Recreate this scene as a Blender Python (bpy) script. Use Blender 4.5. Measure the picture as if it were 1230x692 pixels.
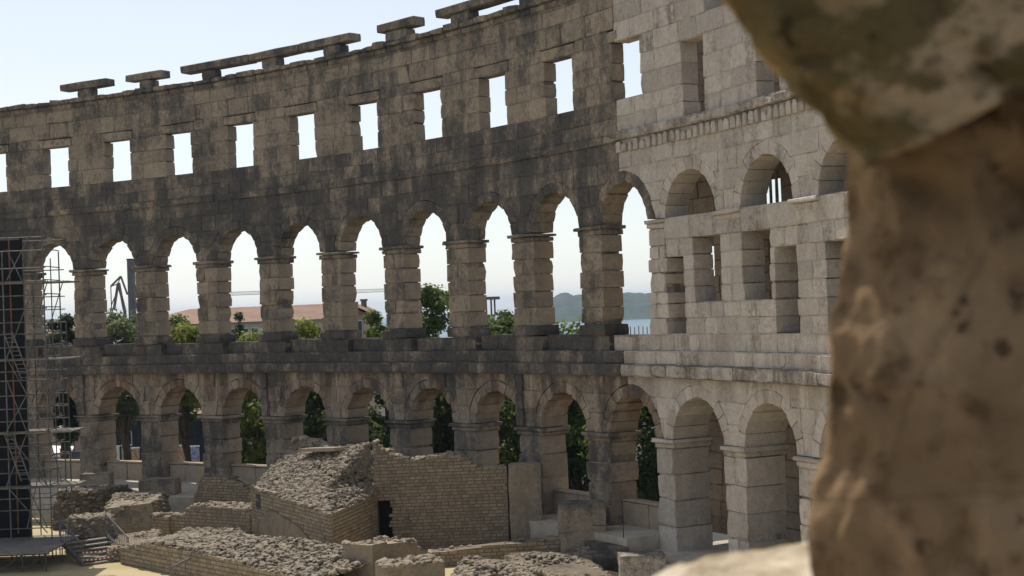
import bpy, bmesh, math, random
import numpy as np
from mathutils import Vector, Matrix, noise

for o in list(bpy.data.objects): bpy.data.objects.remove(o)
SC = bpy.context.scene
COL = SC.collection
rnd = random.Random(7)

# ------------------------------------------------------------------ camera
EYE = 9.5
FPX, PIT, ROL = 1771.28, .0145182, .0381883
cp, sp, cr, sr = math.cos(PIT), math.sin(PIT), math.cos(ROL), math.sin(ROL)
_R0, _F, _U0 = Vector((1, 0, 0)), Vector((0, cp, sp)), Vector((0, -sp, cp))
_R = cr*_R0 - sr*_U0
_U = sr*_R0 + cr*_U0
cam = bpy.data.cameras.new('camera')
cam.sensor_width = 36
cam.lens = FPX/1230*36
cam.clip_start = .05
cam.clip_end = 20000
cam.dof.use_dof = True
cam.dof.focus_distance = 68
cam.dof.aperture_fstop = 6.2
camo = bpy.data.objects.new('camera', cam)
COL.objects.link(camo)
M = Matrix.Identity(4)
for k in range(3):
    M[k][0], M[k][1], M[k][2] = _R[k], _U[k], -_F[k]
M[2][3] = EYE
camo.matrix_world = M
SC.camera = camo

# ------------------------------------------------------------------ light
SUN_AZ = math.radians(-24)     # from +Y towards +X
SUN_EL = math.radians(58)
w = bpy.data.worlds.new('World')
SC.world = w
w.use_nodes = True
nt = w.node_tree
nt.nodes.clear()
sky = nt.nodes.new('ShaderNodeTexSky')
sky.sky_type = 'NISHITA'
sky.sun_disc = False
sky.sun_elevation = SUN_EL
sky.sun_rotation = SUN_AZ
sky.altitude = 0
sky.air_density = 1.0
sky.dust_density = .45
sky.ozone_density = 1.0
bg = nt.nodes.new('ShaderNodeBackground')
bg.inputs[1].default_value = .13
wo = nt.nodes.new('ShaderNodeOutputWorld')
hs = nt.nodes.new('ShaderNodeHueSaturation')      # hazy summer air: paler than the clean-air model
hs.inputs['Saturation'].default_value = .42
nt.links.new(sky.outputs[0], hs.inputs['Color'])
nt.links.new(hs.outputs[0], bg.inputs[0])
nt.links.new(bg.outputs[0], wo.inputs[0])
sd = bpy.data.lights.new('sun', 'SUN')
sd.energy = 4.3
sd.angle = math.radians(.53)
sd.color = (1, .94, .84)
so = bpy.data.objects.new('sun', sd)
COL.objects.link(so)
_sv = Vector((math.sin(SUN_AZ)*math.cos(SUN_EL), math.cos(SUN_AZ)*math.cos(SUN_EL), math.sin(SUN_EL)))
so.rotation_euler = _sv.to_track_quat('Z', 'Y').to_euler()
so.location = (0, 0, 60)
vs = SC.view_settings
vs.view_transform = 'Standard'
vs.look = 'None'
vs.exposure = 0
vs.gamma = 1
vs.use_curve_mapping = False
SC.render.engine = 'CYCLES'

# ------------------------------------------------------------------ geometry helpers
def ray(x, y): return _F + _R*((x-615)/FPX) - _U*((y-346)/FPX)
def at(x, y, Y):
    v = ray(x, y); v = v*(Y/v.y); return Vector((v.x, v.y, v.z+EYE))
def atz(x, y, z):
    v = ray(x, y); v = v*((z-EYE)/v.z); return Vector((v.x, v.y, z))
def pix(p):
    q = Vector(p)-Vector((0, 0, EYE)); d = q.dot(_F)
    return 615+FPX*q.dot(_R)/d, 346-FPX*q.dot(_U)/d, d

EA, EB, ECX, ECY, EROT = 64.6, 51.0, -48.0264, 44.8150, -.534
_th = np.linspace(0, 2*np.pi, 40001)
_ex, _ey = EA*np.cos(_th), EB*np.sin(_th)
_sl = np.concatenate([[0], np.cumsum(np.hypot(np.diff(_ex), np.diff(_ey)))])
PER = _sl[-1]
BAY = PER/72
S90 = 56.49 + 9*BAY
T0, TDX = -12*BAY, .04
_tt = np.arange(T0, 24*BAY, TDX)
_t2 = np.interp(np.mod(S90-_tt, PER), _sl, _th)
_px, _py = EA*np.cos(_t2), EB*np.sin(_t2)
_nx, _ny = np.cos(_t2)/EA, np.sin(_t2)/EB
_nn = np.hypot(_nx, _ny); _nx /= _nn; _ny /= _nn
_c, _s = math.cos(EROT), math.sin(EROT)
WXl = (ECX+_c*_px-_s*_py).tolist(); WYl = (ECY+_s*_px+_c*_py).tolist()
NXl = (_c*_nx-_s*_ny).tolist(); NYl = (_s*_nx+_c*_ny).tolist()
def WP(t, z, off=0.):
    u = (t-T0)/TDX; k = int(u); f = u-k
    return Vector(((WXl[k]*(1-f)+WXl[k+1]*f)+off*NXl[k], (WYl[k]*(1-f)+WYl[k+1]*f)+off*NYl[k], z))
_azt = [WXl[k]/WYl[k] for k in range(0, int((17*BAY-T0)/TDX), 5)]
def wall_t(x, y):
    v = ray(x, y); a = v.x/v.y
    return T0+TDX*5*float(np.interp(a, _azt, np.arange(len(_azt))))

# ------------------------------------------------------------------ mesh building
class MB:
    def __init__(s): s.v = []; s.f = []; s.a = []
    def add(s, v, f, attr=(0., .5, 0.)):
        n = len(s.v); s.v.extend([tuple(p) for p in v]); s.f.extend([tuple(i+n for i in q) for q in f])
        s.a.extend(attr if isinstance(attr, list) else [attr]*len(v))
    def box(s, c, d, rz=0., attr=(0., .5, 0.), jit=0.):
        cx, cy, cz = c; x, y, z = d[0]/2, d[1]/2, d[2]/2; ca, sa = math.cos(rz), math.sin(rz)
        v = []
        for a in (-x, x):
            for b in (-y, y):
                for e in (-z, z):
                    j = [rnd.uniform(-jit, jit) for _ in range(3)] if jit else (0, 0, 0)
                    v.append((cx+ca*a-sa*b+j[0], cy+sa*a+ca*b+j[1], cz+e+j[2]))
        s.add(v, [(0, 1, 3, 2), (4, 6, 7, 5), (0, 4, 5, 1), (2, 3, 7, 6), (0, 2, 6, 4), (1, 5, 7, 3)], attr)
    def tube(s, p, q, r, n=6, r2=None, attr=(0., .5, 0.)):
        p, q = Vector(p), Vector(q); d = (q-p).normalized(); u = d.orthogonal().normalized(); w_ = d.cross(u)
        r2 = r if r2 is None else r2
        v = [p+(u*math.cos(2*math.pi*k/n)+w_*math.sin(2*math.pi*k/n))*r for k in range(n)] + \
            [q+(u*math.cos(2*math.pi*k/n)+w_*math.sin(2*math.pi*k/n))*r2 for k in range(n)]
        f = [(k, (k+1) % n, n+(k+1) % n, n+k) for k in range(n)]+[tuple(range(n-1, -1, -1)), tuple(range(n, 2*n))]
        s.add(v, f, attr)
    def beam(s, p, q, wd, ht, attr=(0., .5, 0.)):
        p, q = Vector(p), Vector(q); d = (q-p).normalized()
        u = Vector((0, 0, 1)).cross(d)
        u = u.normalized() if u.length > 1e-4 else Vector((1, 0, 0)); n = d.cross(u)
        v = [e+u*a*wd/2+n*b*ht/2 for e in (p, q) for a, b in ((-1, -1), (1, -1), (1, 1), (-1, 1))]
        s.add(v, [(3, 2, 1, 0), (4, 5, 6, 7), (0, 1, 5, 4), (1, 2, 6, 5), (2, 3, 7, 6), (3, 0, 4, 7)], attr)
    def prism(s, poly, z0, z1, attr=(0., .5, 0.)):
        n = len(poly)
        z1f = z1 if callable(z1) else (lambda k: z1)
        v = [(x, y, z0) for x, y in poly]+[(p[0], p[1], z1f(k)) for k, p in enumerate(poly)]
        s.add(v, [(k, (k+1) % n, n+(k+1) % n, n+k) for k in range(n)]+[tuple(range(n-1, -1, -1)), tuple(range(n, 2*n))], attr)
    def mesh(s, name, mat, smooth=False):
        me = bpy.data.meshes.new(name)
        me.from_pydata(s.v, [], s.f)
        arr = np.array(s.a, dtype=np.float32).reshape(-1, 3)
        for k, nm in enumerate(('crust', 'tone', 'rust')):
            at_ = me.attributes.new(nm, 'FLOAT', 'POINT'); at_.data.foreach_set('value', np.ascontiguousarray(arr[:, k]))
        me.materials.append(MAT[mat])
        if smooth: me.polygons.foreach_set('use_smooth', [True]*len(me.polygons))
        return me
    def build(s, name, mat, parent=None, smooth=False, kind=None):
        return link(name, s.mesh(name, mat, smooth), parent, kind=kind)

def link(name, me, parent=None, mtx=None, kind=None):
    o = bpy.data.objects.new(name, me)
    COL.objects.link(o)
    mtx = mtx or Matrix.Identity(4)
    if parent is not None:
        o.parent = parent
        if parent.type == 'EMPTY': mtx = Matrix.Translation(-parent.location) @ mtx
    o.matrix_basis = mtx
    if kind: o['kind'] = kind
    return o
def thing(name, label, cat, loc=(0, 0, 0), group=None):
    o = bpy.data.objects.new(name, None); COL.objects.link(o)
    o.location = loc; o.empty_display_size = .3
    return tag(o, label, cat, group)
def tag(o, label, cat, group=None):
    o['label'] = label; o['category'] = cat; o['kind'] = 'thing'
    if group: o['group'] = group
    return o
def struct(o): o['kind'] = 'structure'; return o

# ------------------------------------------------------------------ materials
MAT = {}
def newmat(name):
    m = bpy.data.materials.new(name); m.use_nodes = True; MAT[name] = m
    t = m.node_tree; b = t.nodes['Principled BSDF']; b.inputs['Specular IOR Level'].default_value = .2
    return m, t, b
class NT:
    def __init__(s, t): s.t = t
    def n(s, ty, **kw):
        x = s.t.nodes.new(ty)
        for k, v in kw.items(): setattr(x, k, v)
        return x
    def l(s, a, b): s.t.links.new(a, b)
    def pos(s): return s.n('ShaderNodeNewGeometry').outputs['Position']
    def noise(s, vec, scale, detail=6, rough=.6, mapsc=None):
        if mapsc:
            mp = s.n('ShaderNodeMapping'); mp.inputs['Scale'].default_value = mapsc; s.l(vec, mp.inputs['Vector']); vec = mp.outputs[0]
        x = s.n('ShaderNodeTexNoise'); x.inputs['Scale'].default_value = scale; x.inputs['Detail'].default_value = detail
        x.inputs['Roughness'].default_value = rough; s.l(vec, x.inputs['Vector']); return x.outputs['Fac']
    def math(s, op, a, b=None, c=None, clamp=False):
        x = s.n('ShaderNodeMath', operation=op, use_clamp=clamp)
        for k, v in enumerate((a, b, c)):
            if v is None: continue
            if isinstance(v, (int, float)): x.inputs[k].default_value = v
            else: s.l(v, x.inputs[k])
        return x.outputs[0]
    def rng(s, v, a, b, c=0., d=1., smooth=True):
        x = s.n('ShaderNodeMapRange'); x.interpolation_type = 'SMOOTHSTEP' if smooth else 'LINEAR'
        s.l(v, x.inputs['Value'])
        for k, q in zip(('From Min', 'From Max', 'To Min', 'To Max'), (a, b, c, d)): x.inputs[k].default_value = q
        return x.outputs[0]
    def mix(s, f, a, b, mode='MIX'):
        x = s.n('ShaderNodeMix', data_type='RGBA', blend_type=mode)
        for i, v in ((0, f), (6, a), (7, b)):
            if isinstance(v, (int, float)): x.inputs[i].default_value = v
            elif isinstance(v, tuple): x.inputs[i].default_value = (*v, 1)
            else: s.l(v, x.inputs[i])
        return x.outputs[2]
    def attr(s, name): return s.n('ShaderNodeAttribute', attribute_name=name).outputs['Fac']
    def bump(s, h, strength, dist, b):
        x = s.n('ShaderNodeBump'); x.inputs['Strength'].default_value = strength; x.inputs['Distance'].default_value = dist
        s.l(h, x.inputs['Height']); s.l(x.outputs[0], b.inputs['Normal'])

def stone_mat(name, light, mid, dark, rustc=(.20, .10, .05), crust_bias=0., sc=1., bump=.05, patch=1.2, streak=.8):
    m, t, b = newmat(name); g = NT(t); P = g.pos()
    cr_, to, ru = g.attr('crust'), g.attr('tone'), g.attr('rust')
    n1 = g.noise(P, .55*sc, 12, .70); n2 = g.noise(P, 1.4*sc, 6, .6, (1, 1, .16)); n3 = g.noise(P, 5*sc, 8, .65); n4 = g.noise(P, 1.7*sc, 8, .7)
    n5 = g.noise(P, 24*sc, 5, .7)
    base = g.mix(g.rng(n4, .34, .66), light, mid)
    base = g.mix(g.rng(n3, .35, .75, 0, .45), base, tuple(c*.55 for c in mid))
    base = g.mix(g.rng(n5, .3, .65, .45, 0), base, tuple(min(1, c*1.4) for c in light))
    base = g.mix(g.rng(n5, .52, .75, 0, .5), base, tuple(c*.45 for c in mid))
    tn = g.rng(to, 0, 1, .84, 1.10, False)
    tc = g.n('ShaderNodeCombineColor'); [g.l(tn, tc.inputs[k]) for k in range(3)]
    base = g.mix(1., base, tc.outputs[0], 'MULTIPLY')
    if name == 'old_stone':      # warm bounce light on the uncrusted side faces, painted in as ochre
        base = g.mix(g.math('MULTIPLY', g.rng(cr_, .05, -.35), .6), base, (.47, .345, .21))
    rf = g.math('MULTIPLY', ru, g.rng(n2, .42, .62), clamp=True)
    base = g.mix(g.math('MULTIPLY', rf, .85), base, rustc)
    wf_ = g.math('MULTIPLY', ru, g.rng(n2, .46, .34), clamp=True)
    base = g.mix(g.math('MULTIPLY', wf_, .45), base, tuple(min(1, c*1.35) for c in light))
    a = g.math('ADD', cr_, crust_bias)
    a = g.math('MULTIPLY_ADD', g.math('SUBTRACT', n1, .5), patch*1.6, a)
    a = g.math('MULTIPLY_ADD', g.math('SUBTRACT', n2, .5), streak*1.4, a)
    a = g.math('MULTIPLY_ADD', g.math('SUBTRACT', n3, .5), 1.0, a)
    a = g.math('MULTIPLY_ADD', g.math('SUBTRACT', n5, .5), .7, a)
    cf = g.rng(a, .2, .95, 0, .95)
    dk = g.mix(g.rng(n3, .35, .65), dark, tuple(c*1.9 for c in dark))
    col = g.mix(cf, base, dk)
    g.l(col, b.inputs['Base Color']); b.inputs['Roughness'].default_value = .93
    vo = g.n('ShaderNodeTexVoronoi'); vo.inputs['Scale'].default_value = 4*sc; g.l(P, vo.inputs['Vector'])
    h = g.math('ADD', g.math('MULTIPLY', n3, .7), g.math('MULTIPLY', n4, .8))
    h = g.math('MULTIPLY_ADD', n5, .45, h)
    h = g.math('MULTIPLY_ADD', g.rng(vo.outputs['Distance'], 0, .35), .25, h)
    g.bump(h, .9, bump, b)
    return m
def plain_mat(name, col, rough=.7, var=.25, sc=2., metal=0., bump=0., col2=None, spec=.3):
    m, t, b = newmat(name); g = NT(t); P = g.pos()
    n = g.noise(P, sc, 6, .6)
    c2 = col2 or tuple(c*(1-var) for c in col)
    g.l(g.mix(g.rng(n, .35, .65), col, c2), b.inputs['Base Color'])
    b.inputs['Roughness'].default_value = rough; b.inputs['Metallic'].default_value = metal; b.inputs['Specular IOR Level'].default_value = spec
    if bump: g.bump(g.noise(P, sc*3, 6, .65), .8, bump, b)
    return m
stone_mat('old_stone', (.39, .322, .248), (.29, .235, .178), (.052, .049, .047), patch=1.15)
stone_mat('tower_stone', (.60, .54, .475), (.48, .425, .37), (.085, .072, .062), crust_bias=.05, patch=.8, streak=1.05)
stone_mat('brick_stone', (.36, .295, .215), (.27, .217, .152), (.07, .06, .05), sc=1.4, patch=.6, bump=.02)
stone_mat('rubble_stone', (.34, .29, .225), (.235, .195, .145), (.07, .062, .055), sc=1.6, patch=.8, bump=.03)
stone_mat('mortar', (.24, .195, .14), (.19, .15, .11), (.05, .045, .04), patch=.8, bump=.03)
stone_mat('plaster', (.36, .30, .225), (.27, .22, .16), (.09, .075, .062), crust_bias=.1, patch=1.2, bump=.05)
plain_mat('paving', (.56, .50, .41), .9, .25, 1.3, bump=.01)
plain_mat('sand', (.50, .41, .25), .95, .3, .35, col2=(.42, .35, .19), bump=.02)
plain_mat('asphalt', (.06, .06, .06), .95, .3, .3)
plain_mat('steel', (.19, .19, .195), .6, .4, 3., metal=.3)
plain_mat('dark_steel', (.13, .135, .14), .5, .3, 3., metal=.5)
plain_mat('black_cloth', (.012, .012, .014), .85, .3, 1.)
plain_mat('deck_wood', (.27, .25, .22), .85, .3, 2.)
plain_mat('red_plastic', (.55, .05, .04), .5)
plain_mat('white_plastic', (.8, .8, .78), .5, .05)
plain_mat('rust_steel', (.22, .10, .06), .7, .4, 3.)
plain_mat('roof_tile', (.29, .185, .135), .9, .4, .25, col2=(.22, .135, .095), bump=.05)
plain_mat('pink_wall', (.55, .38, .30), .9, .1)
plain_mat('cream_wall', (.60, .53, .43), .9, .1)
plain_mat('dark_wall', (.05, .052, .06), .8, .3)
plain_mat('blue_glass', (.05, .08, .12), .15, .3, spec=.6)
plain_mat('window_dark', (.015, .015, .018), .2, spec=.5)
plain_mat('concrete', (.22, .22, .21), .9, .3, 1.)
plain_mat('crane_red', (.22, .12, .11), .7, .3)
plain_mat('bark', (.11, .085, .06), .95, .4, 3., bump=.03)
plain_mat('car_white', (.75, .75, .74), .3, .02, spec=.6)
plain_mat('car_blue', (.03, .08, .22), .3, .02, spec=.6)
plain_mat('rubber', (.015, .015, .015), .8, .1)
plain_mat('poster_green', (.22, .38, .25), .6, .5, 5, col2=(.55, .55, .4))
plain_mat('poster_red', (.5, .16, .08), .6, .5, 5, col2=(.6, .5, .35))
plain_mat('poster_blue', (.12, .22, .5), .6, .5, 5, col2=(.55, .55, .62))
plain_mat('hill_green', (.03, .05, .035), .95, .5, .03, col2=(.06, .075, .05))
plain_mat('sign_blue', (.04, .16, .45), .5, .1)
def water_mat():
    m, t, b = newmat('sea_water'); g = NT(t)
    b.inputs['Base Color'].default_value = (.03, .08, .11, 1); b.inputs['Roughness'].default_value = .25
    g.bump(g.noise(g.pos(), .4, 4, .6), .5, .3, b)
water_mat()
def leaf_mat(name, c1, c2, c3):
    m, t, b = newmat(name); g = NT(t)
    to = g.attr('tone')
    n = g.noise(g.pos(), .8, 4, .6)
    col = g.mix(to, c1, c2); col = g.mix(g.rng(n, .45, .7, 0, .7), col, c3)
    b.inputs['Roughness'].default_value = .55
    g.l(col, b.inputs['Base Color'])
    tr = g.n('ShaderNodeBsdfTranslucent'); g.l(g.mix(.5, col, (.25, .30, .03), 'ADD'), tr.inputs[0])
    mx = g.n('ShaderNodeMixShader'); mx.inputs[0].default_value = .42
    g.l(b.outputs[0], mx.inputs[1]); g.l(tr.outputs[0], mx.inputs[2])
    g.l(mx.outputs[0], t.nodes['Material Output'].inputs[0])
leaf_mat('leaf_dark', (.030, .050, .018), (.060, .090, .030), (.045, .07, .03))
leaf_mat('leaf_green', (.05, .085, .022), (.105, .15, .04), (.08, .12, .03))
leaf_mat('leaf_yellow', (.12, .15, .03), (.24, .25, .055), (.17, .2, .04))
leaf_mat('leaf_olive', (.085, .10, .055), (.16, .18, .10), (.11, .125, .07))
leaf_mat('leaf_cypress', (.012, .022, .012), (.03, .045, .022), (.02, .032, .016))
def near_mat(name, c1, c2, c3, moss=None):
    m, t, b = newmat(name); g = NT(t); P = g.pos()
    n1 = g.noise(P, 5, 7, .6); n2 = g.noise(P, 16, 7, .65); n3 = g.noise(P, 70, 6, .7)
    col = g.mix(g.rng(n1, .40, .60), c1, c2); col = g.mix(g.rng(n2, .48, .66, 0, .85), col, c3); col = g.mix(g.rng(g.noise(P, 9, 5, .6), .55, .7, 0, .7), col, tuple(c*1.35 for c in c1))
    if moss:
        n4 = g.noise(P, 9, 6, .55, (1, 1, 1.5)); col = g.mix(g.rng(n4, .49, .57, 0, .85), col, moss)
    vo = g.n('ShaderNodeTexVoronoi'); vo.inputs['Scale'].default_value = 22; g.l(P, vo.inputs['Vector'])
    pit = g.rng(vo.outputs['Distance'], .05, .32)
    pd = g.rng(g.noise(P, 26, 3, .5), .62, .70); col = g.mix(g.math('MULTIPLY', pd, .8), col, tuple(c*.45 for c in c3))
    ck = g.n('ShaderNodeTexVoronoi', feature='DISTANCE_TO_EDGE'); ck.inputs['Scale'].default_value = 3.5; g.l(P, ck.inputs['Vector'])
    cw = g.rng(g.math('ADD', ck.outputs['Distance'], g.math('MULTIPLY', n2, .05)), .028, .036, 1, 0); col = g.mix(g.math('MULTIPLY', cw, .18), col, tuple(c*.5 for c in c3))
    g.l(col, b.inputs['Base Color']); b.inputs['Roughness'].default_value = .95
    h = g.math('ADD', g.math('MULTIPLY', n2, 1.), g.math('MULTIPLY', n3, .35)); h = g.math('MULTIPLY_ADD', pit, .15, h)
    g.bump(h, .9, .02, b)
near_mat('near_brown', (.40, .265, .15), (.29, .185, .10), (.14, .085, .042))
near_mat('near_moss', (.66, .46, .27), (.44, .30, .15), (.13, .09, .035), (.15, .11, .04))
near_mat('near_sill', (.66, .58, .45), (.52, .44, .32), (.34, .26, .16))

# ------------------------------------------------------------------ ground, street, sea, hills
AR = -1.15      # arena floor
ST = -5.0       # street outside
def ring_sheet(mb, ta, tb, o0, o1, z0, z1, step=1.2, attr=(0., .5, 0.)):
    n = max(2, int((tb-ta)/step)); ts = [ta+(tb-ta)*k/n for k in range(n+1)]
    v = []
    for t in ts: v += [WP(t, z0, o0), WP(t, z1, o0), WP(t, z1, o1), WP(t, z0, o1)]
    f = []
    for k in range(n):
        a, b = 4*k, 4*k+4
        f += [(a+1, a+2, b+2, b+1), (a, a+1, b+1, b), (a+2, a+3, b+3, b+2), (a+3, a, b, b+3)]
    f += [(3, 2, 1, 0), (4*n, 4*n+1, 4*n+2, 4*n+3)]
    mb.add(v, f, attr)
g = MB()
R_ = 7000
g.add([(-R_, -R_, ST-.02), (R_, -R_, ST-.02), (R_, 380, ST-.02), (-R_, 380, ST-.02)], [(0, 1, 2, 3)])
struct(g.build('street', 'asphalt'))
g = MB(); g.add([(-R_, 300, -8), (R_, 300, -8), (R_, R_, -8), (-R_, R_, -8)], [(0, 1, 2, 3)])
struct(g.build('sea', 'sea_water'))
g = MB(); g.beam((-R_, 380.2, -7), (R_, 380.2, -7), .4, 4.2); struct(g.build('quay', 'concrete'))
g = MB()
pts = [(ECX+math.cos(EROT)*62*math.cos(a)-math.sin(EROT)*48.4*math.sin(a), ECY+math.sin(EROT)*62*math.cos(a)+math.cos(EROT)*48.4*math.sin(a)) for a in np.linspace(0, 2*math.pi, 96, endpoint=False)]
g.prism(pts, ST-.3, AR); struct(g.build('arena_floor', 'sand'))
g = MB()
ks = [-9+.25*k for k in range(77)]; v = []
for k in ks:
    o0 = -6+4.4*min(1, max(0, (k-2.6)/5.5)); v += [WP(k*BAY, ST-.3, o0), WP(k*BAY, 0., o0), WP(k*BAY, 0., 2.6), WP(k*BAY, ST-.3, 2.6)]
f = [(3, 2, 1, 0), (4*len(ks)-4, 4*len(ks)-3, 4*len(ks)-2, 4*len(ks)-1)]
for k in range(len(ks)-1): a, b = 4*k, 4*k+4; f += [(a+1, a+2, b+2, b+1), (a, a+1, b+1, b), (a+2, a+3, b+3, b+2), (a+3, a, b, b+3)]
g.add(v, f); struct(g.build('arcade_floor', 'paving'))

g = MB(); ring_sheet(g, 10.05*BAY, 17*BAY, -2.0, 5.6, ST-.3, -.55)
struct(g.build('tower_floor', 'paving'))
# hills across the bay
g = MB(); v = []; f = []; nx_, ny_ = 400, 14
for j in range(ny_):
    for i_ in range(nx_):
        px = 600+i_*3; Y = 1750+j*90
        X = (px-615)/FPX*Y*1.02
        prof = math.sin(math.pi*min(1, j/10.))**.8 if j <= 10 else max(0, 1-(j-10)/3.)
        e = min(1, max(0, (px-606)/60.))**.7
        h = (35+5*noise.noise((px*.02, 3.1, 0))+6*noise.noise((px*.06, j*.4, 1)))*e*prof
        h += 4.*noise.noise((X*.09, Y*.05, 4))*e*prof
        v.append((X, Y, -8.5+max(0, h)))
for j in range(ny_-1):
    for i_ in range(nx_-1):
        a = j*nx_+i_; f.append((a, a+1, a+nx_+1, a+nx_))
g.add(v, f); struct(g.build('hills', 'hill_green', smooth=True))
# marina jetties with masts in front of the hills are far below pixel size

# ------------------------------------------------------------------ masonry
def poly_block(mb_or_list, outline, front, back, ch=.028, jit=.012, attr=(0., .5, 0.), jamb=None):
    """outline: (t,z) counter-clockwise seen from the arena; returns (verts, faces)."""
    n = len(outline)
    ct = sum(p[0] for p in outline)/n; cz = sum(p[1] for p in outline)/n
    wt = max(p[0] for p in outline)-min(p[0] for p in outline); wz = max(p[1] for p in outline)-min(p[1] for p in outline)
    kt = max(.5, 1-2*ch/max(wt, .1)); kz = max(.5, 1-2*ch/max(wz, .1))
    tilt, tilz = rnd.uniform(-.02, .02), rnd.uniform(-.02, .02)
    V = [WP(t, z, back) for t, z in outline]
    V += [WP(t+rnd.uniform(-jit, jit), z+rnd.uniform(-jit, jit), front+ch*.8+rnd.uniform(-jit, jit)) for t, z in outline]
    for t, z in outline:
        a, b_ = ct+(t-ct)*kt, cz+(z-cz)*kz
        V.append(WP(a+rnd.uniform(-jit, jit), b_+rnd.uniform(-jit, jit), front+tilt*(t-ct)+tilz*(z-cz)+rnd.uniform(-jit, jit)))
    F = [tuple(range(n-1, -1, -1))]
    for r in (0, 1):
        for k in range(n):
            k2 = (k+1) % n; F.append((r*n+k, r*n+k2, (r+1)*n+k2, (r+1)*n+k))
    F.append(tuple(range(2*n, 3*n)))
    F = [q[::-1] for q in F]
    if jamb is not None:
        attr = [(attr[0]+jamb, attr[1], attr[2])]*n+[(attr[0]+jamb*.4, attr[1], attr[2])]*n+[attr]*n  # less crust on side faces; low values also take the painted bounce warmth
    if isinstance(mb_or_list, MB): mb_or_list.add(V, F, attr)
    else: mb_or_list.append((V, F, attr))
def rect_outline(t0, t1, z0, z1, g=.012, e=.05):
    t0 += g; t1 -= g; z0 += g; z1 -= g
    r = lambda a: rnd.uniform(0, a)
    tm, zm = (t0+t1)/2+rnd.uniform(-.1, .1)*(t1-t0), (z0+z1)/2
    return [(t0+r(e), z0+r(e*.7)), (tm, z0+r(e*.3)), (t1-r(e), z0+r(e*.7)), (t1-r(e*.4), zm), (t1-r(e), z1-r(e*.7)), (tm, z1-r(e*.3)), (t0+r(e), z1-r(e*.7)), (t0+r(e*.4), zm)]
def arc_low(t, z0, arcs):
    zl = z0
    for tc, zc, R in arcs:
        d = abs(t-tc)
        if d < R: zl = max(zl, zc+math.sqrt(R*R-d*d))
    return zl
def segs_with_arcs(t0, t1, z0, z1, arcs, step):
    """split [t0,t1] where an arch cuts the whole course; yield lists of (t, zlow)"""
    A = [a for a in arcs if a[0]+a[2] > t0 and a[0]-a[2] < t1 and a[1]+a[2] > z0]
    n = max(1, int(math.ceil((t1-t0)/step)))
    ts = {t0+(t1-t0)*k/n for k in range(n+1)}
    for tc, zc, R in A:
        for zz in (z0, z1):
            if abs(zz-zc) < R and zz >= zc-1e-6:
                d = math.sqrt(R*R-(zz-zc)**2)
                for q in (tc-d, tc+d):
                    if t0+.01 < q < t1-.01: ts.add(q)
    out = []; cur = []
    for t in sorted(ts):
        zl = arc_low(t, z0, A)
        if zl < z1-.015: cur.append((t, zl))
        else:
            if cur: cur.append((t, z1-.015)); out.append(cur); cur = []
            # start of a later run
            cur = []
            last = t
            continue
        if len(cur) == 1 and t > t0+1e-6: cur.insert(0, (last, z1-.015))
    if len(cur) > 1: out.append(cur)
    return out, bool(A)
def split_interval(a, b, lo, hi):
    L = b-a
    if L < lo*1.3: return [a, b]
    out = [a]
    while b-out[-1] > hi*1.25: out.append(out[-1]+rnd.uniform(lo, hi))
    if b-out[-1] > hi: out.append((out[-1]+b)/2)
    if len(out) > 1 and b-out[-1] < lo*.55: out.pop()
    return out+[b]
def minus(a, b, holes):
    iv = [(a, b)]
    for h0, h1 in holes:
        nv = []
        for x, y in iv:
            if h1 <= x or h0 >= y: nv.append((x, y)); continue
            if h0 > x: nv.append((x, h0))
            if h1 < y: nv.append((h1, y))
        iv = nv
    return [q for q in iv if q[1]-q[0] > .06]
def core_strip(mb, pts, z1, front, back, attr):
    """pts: (t, zlow) from left to right"""
    v = []
    for t, zl in pts: v += [WP(t, zl, front), WP(t, z1, front), WP(t, z1, back), WP(t, zl, back)]
    f = []; n = len(pts)
    for k in range(n-1):
        a, b = 4*k, 4*k+4
        f += [(a, b, b+1, a+1), (a+1, b+1, b+2, a+2), (a+2, b+2, b+3, a+3), (a+3, b+3, b, a)]
    f += [(0, 1, 2, 3), (4*n-1, 4*n-2, 4*n-3, 4*n-4)]
    mb.add(v, f, attr)
_par = [0]
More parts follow.
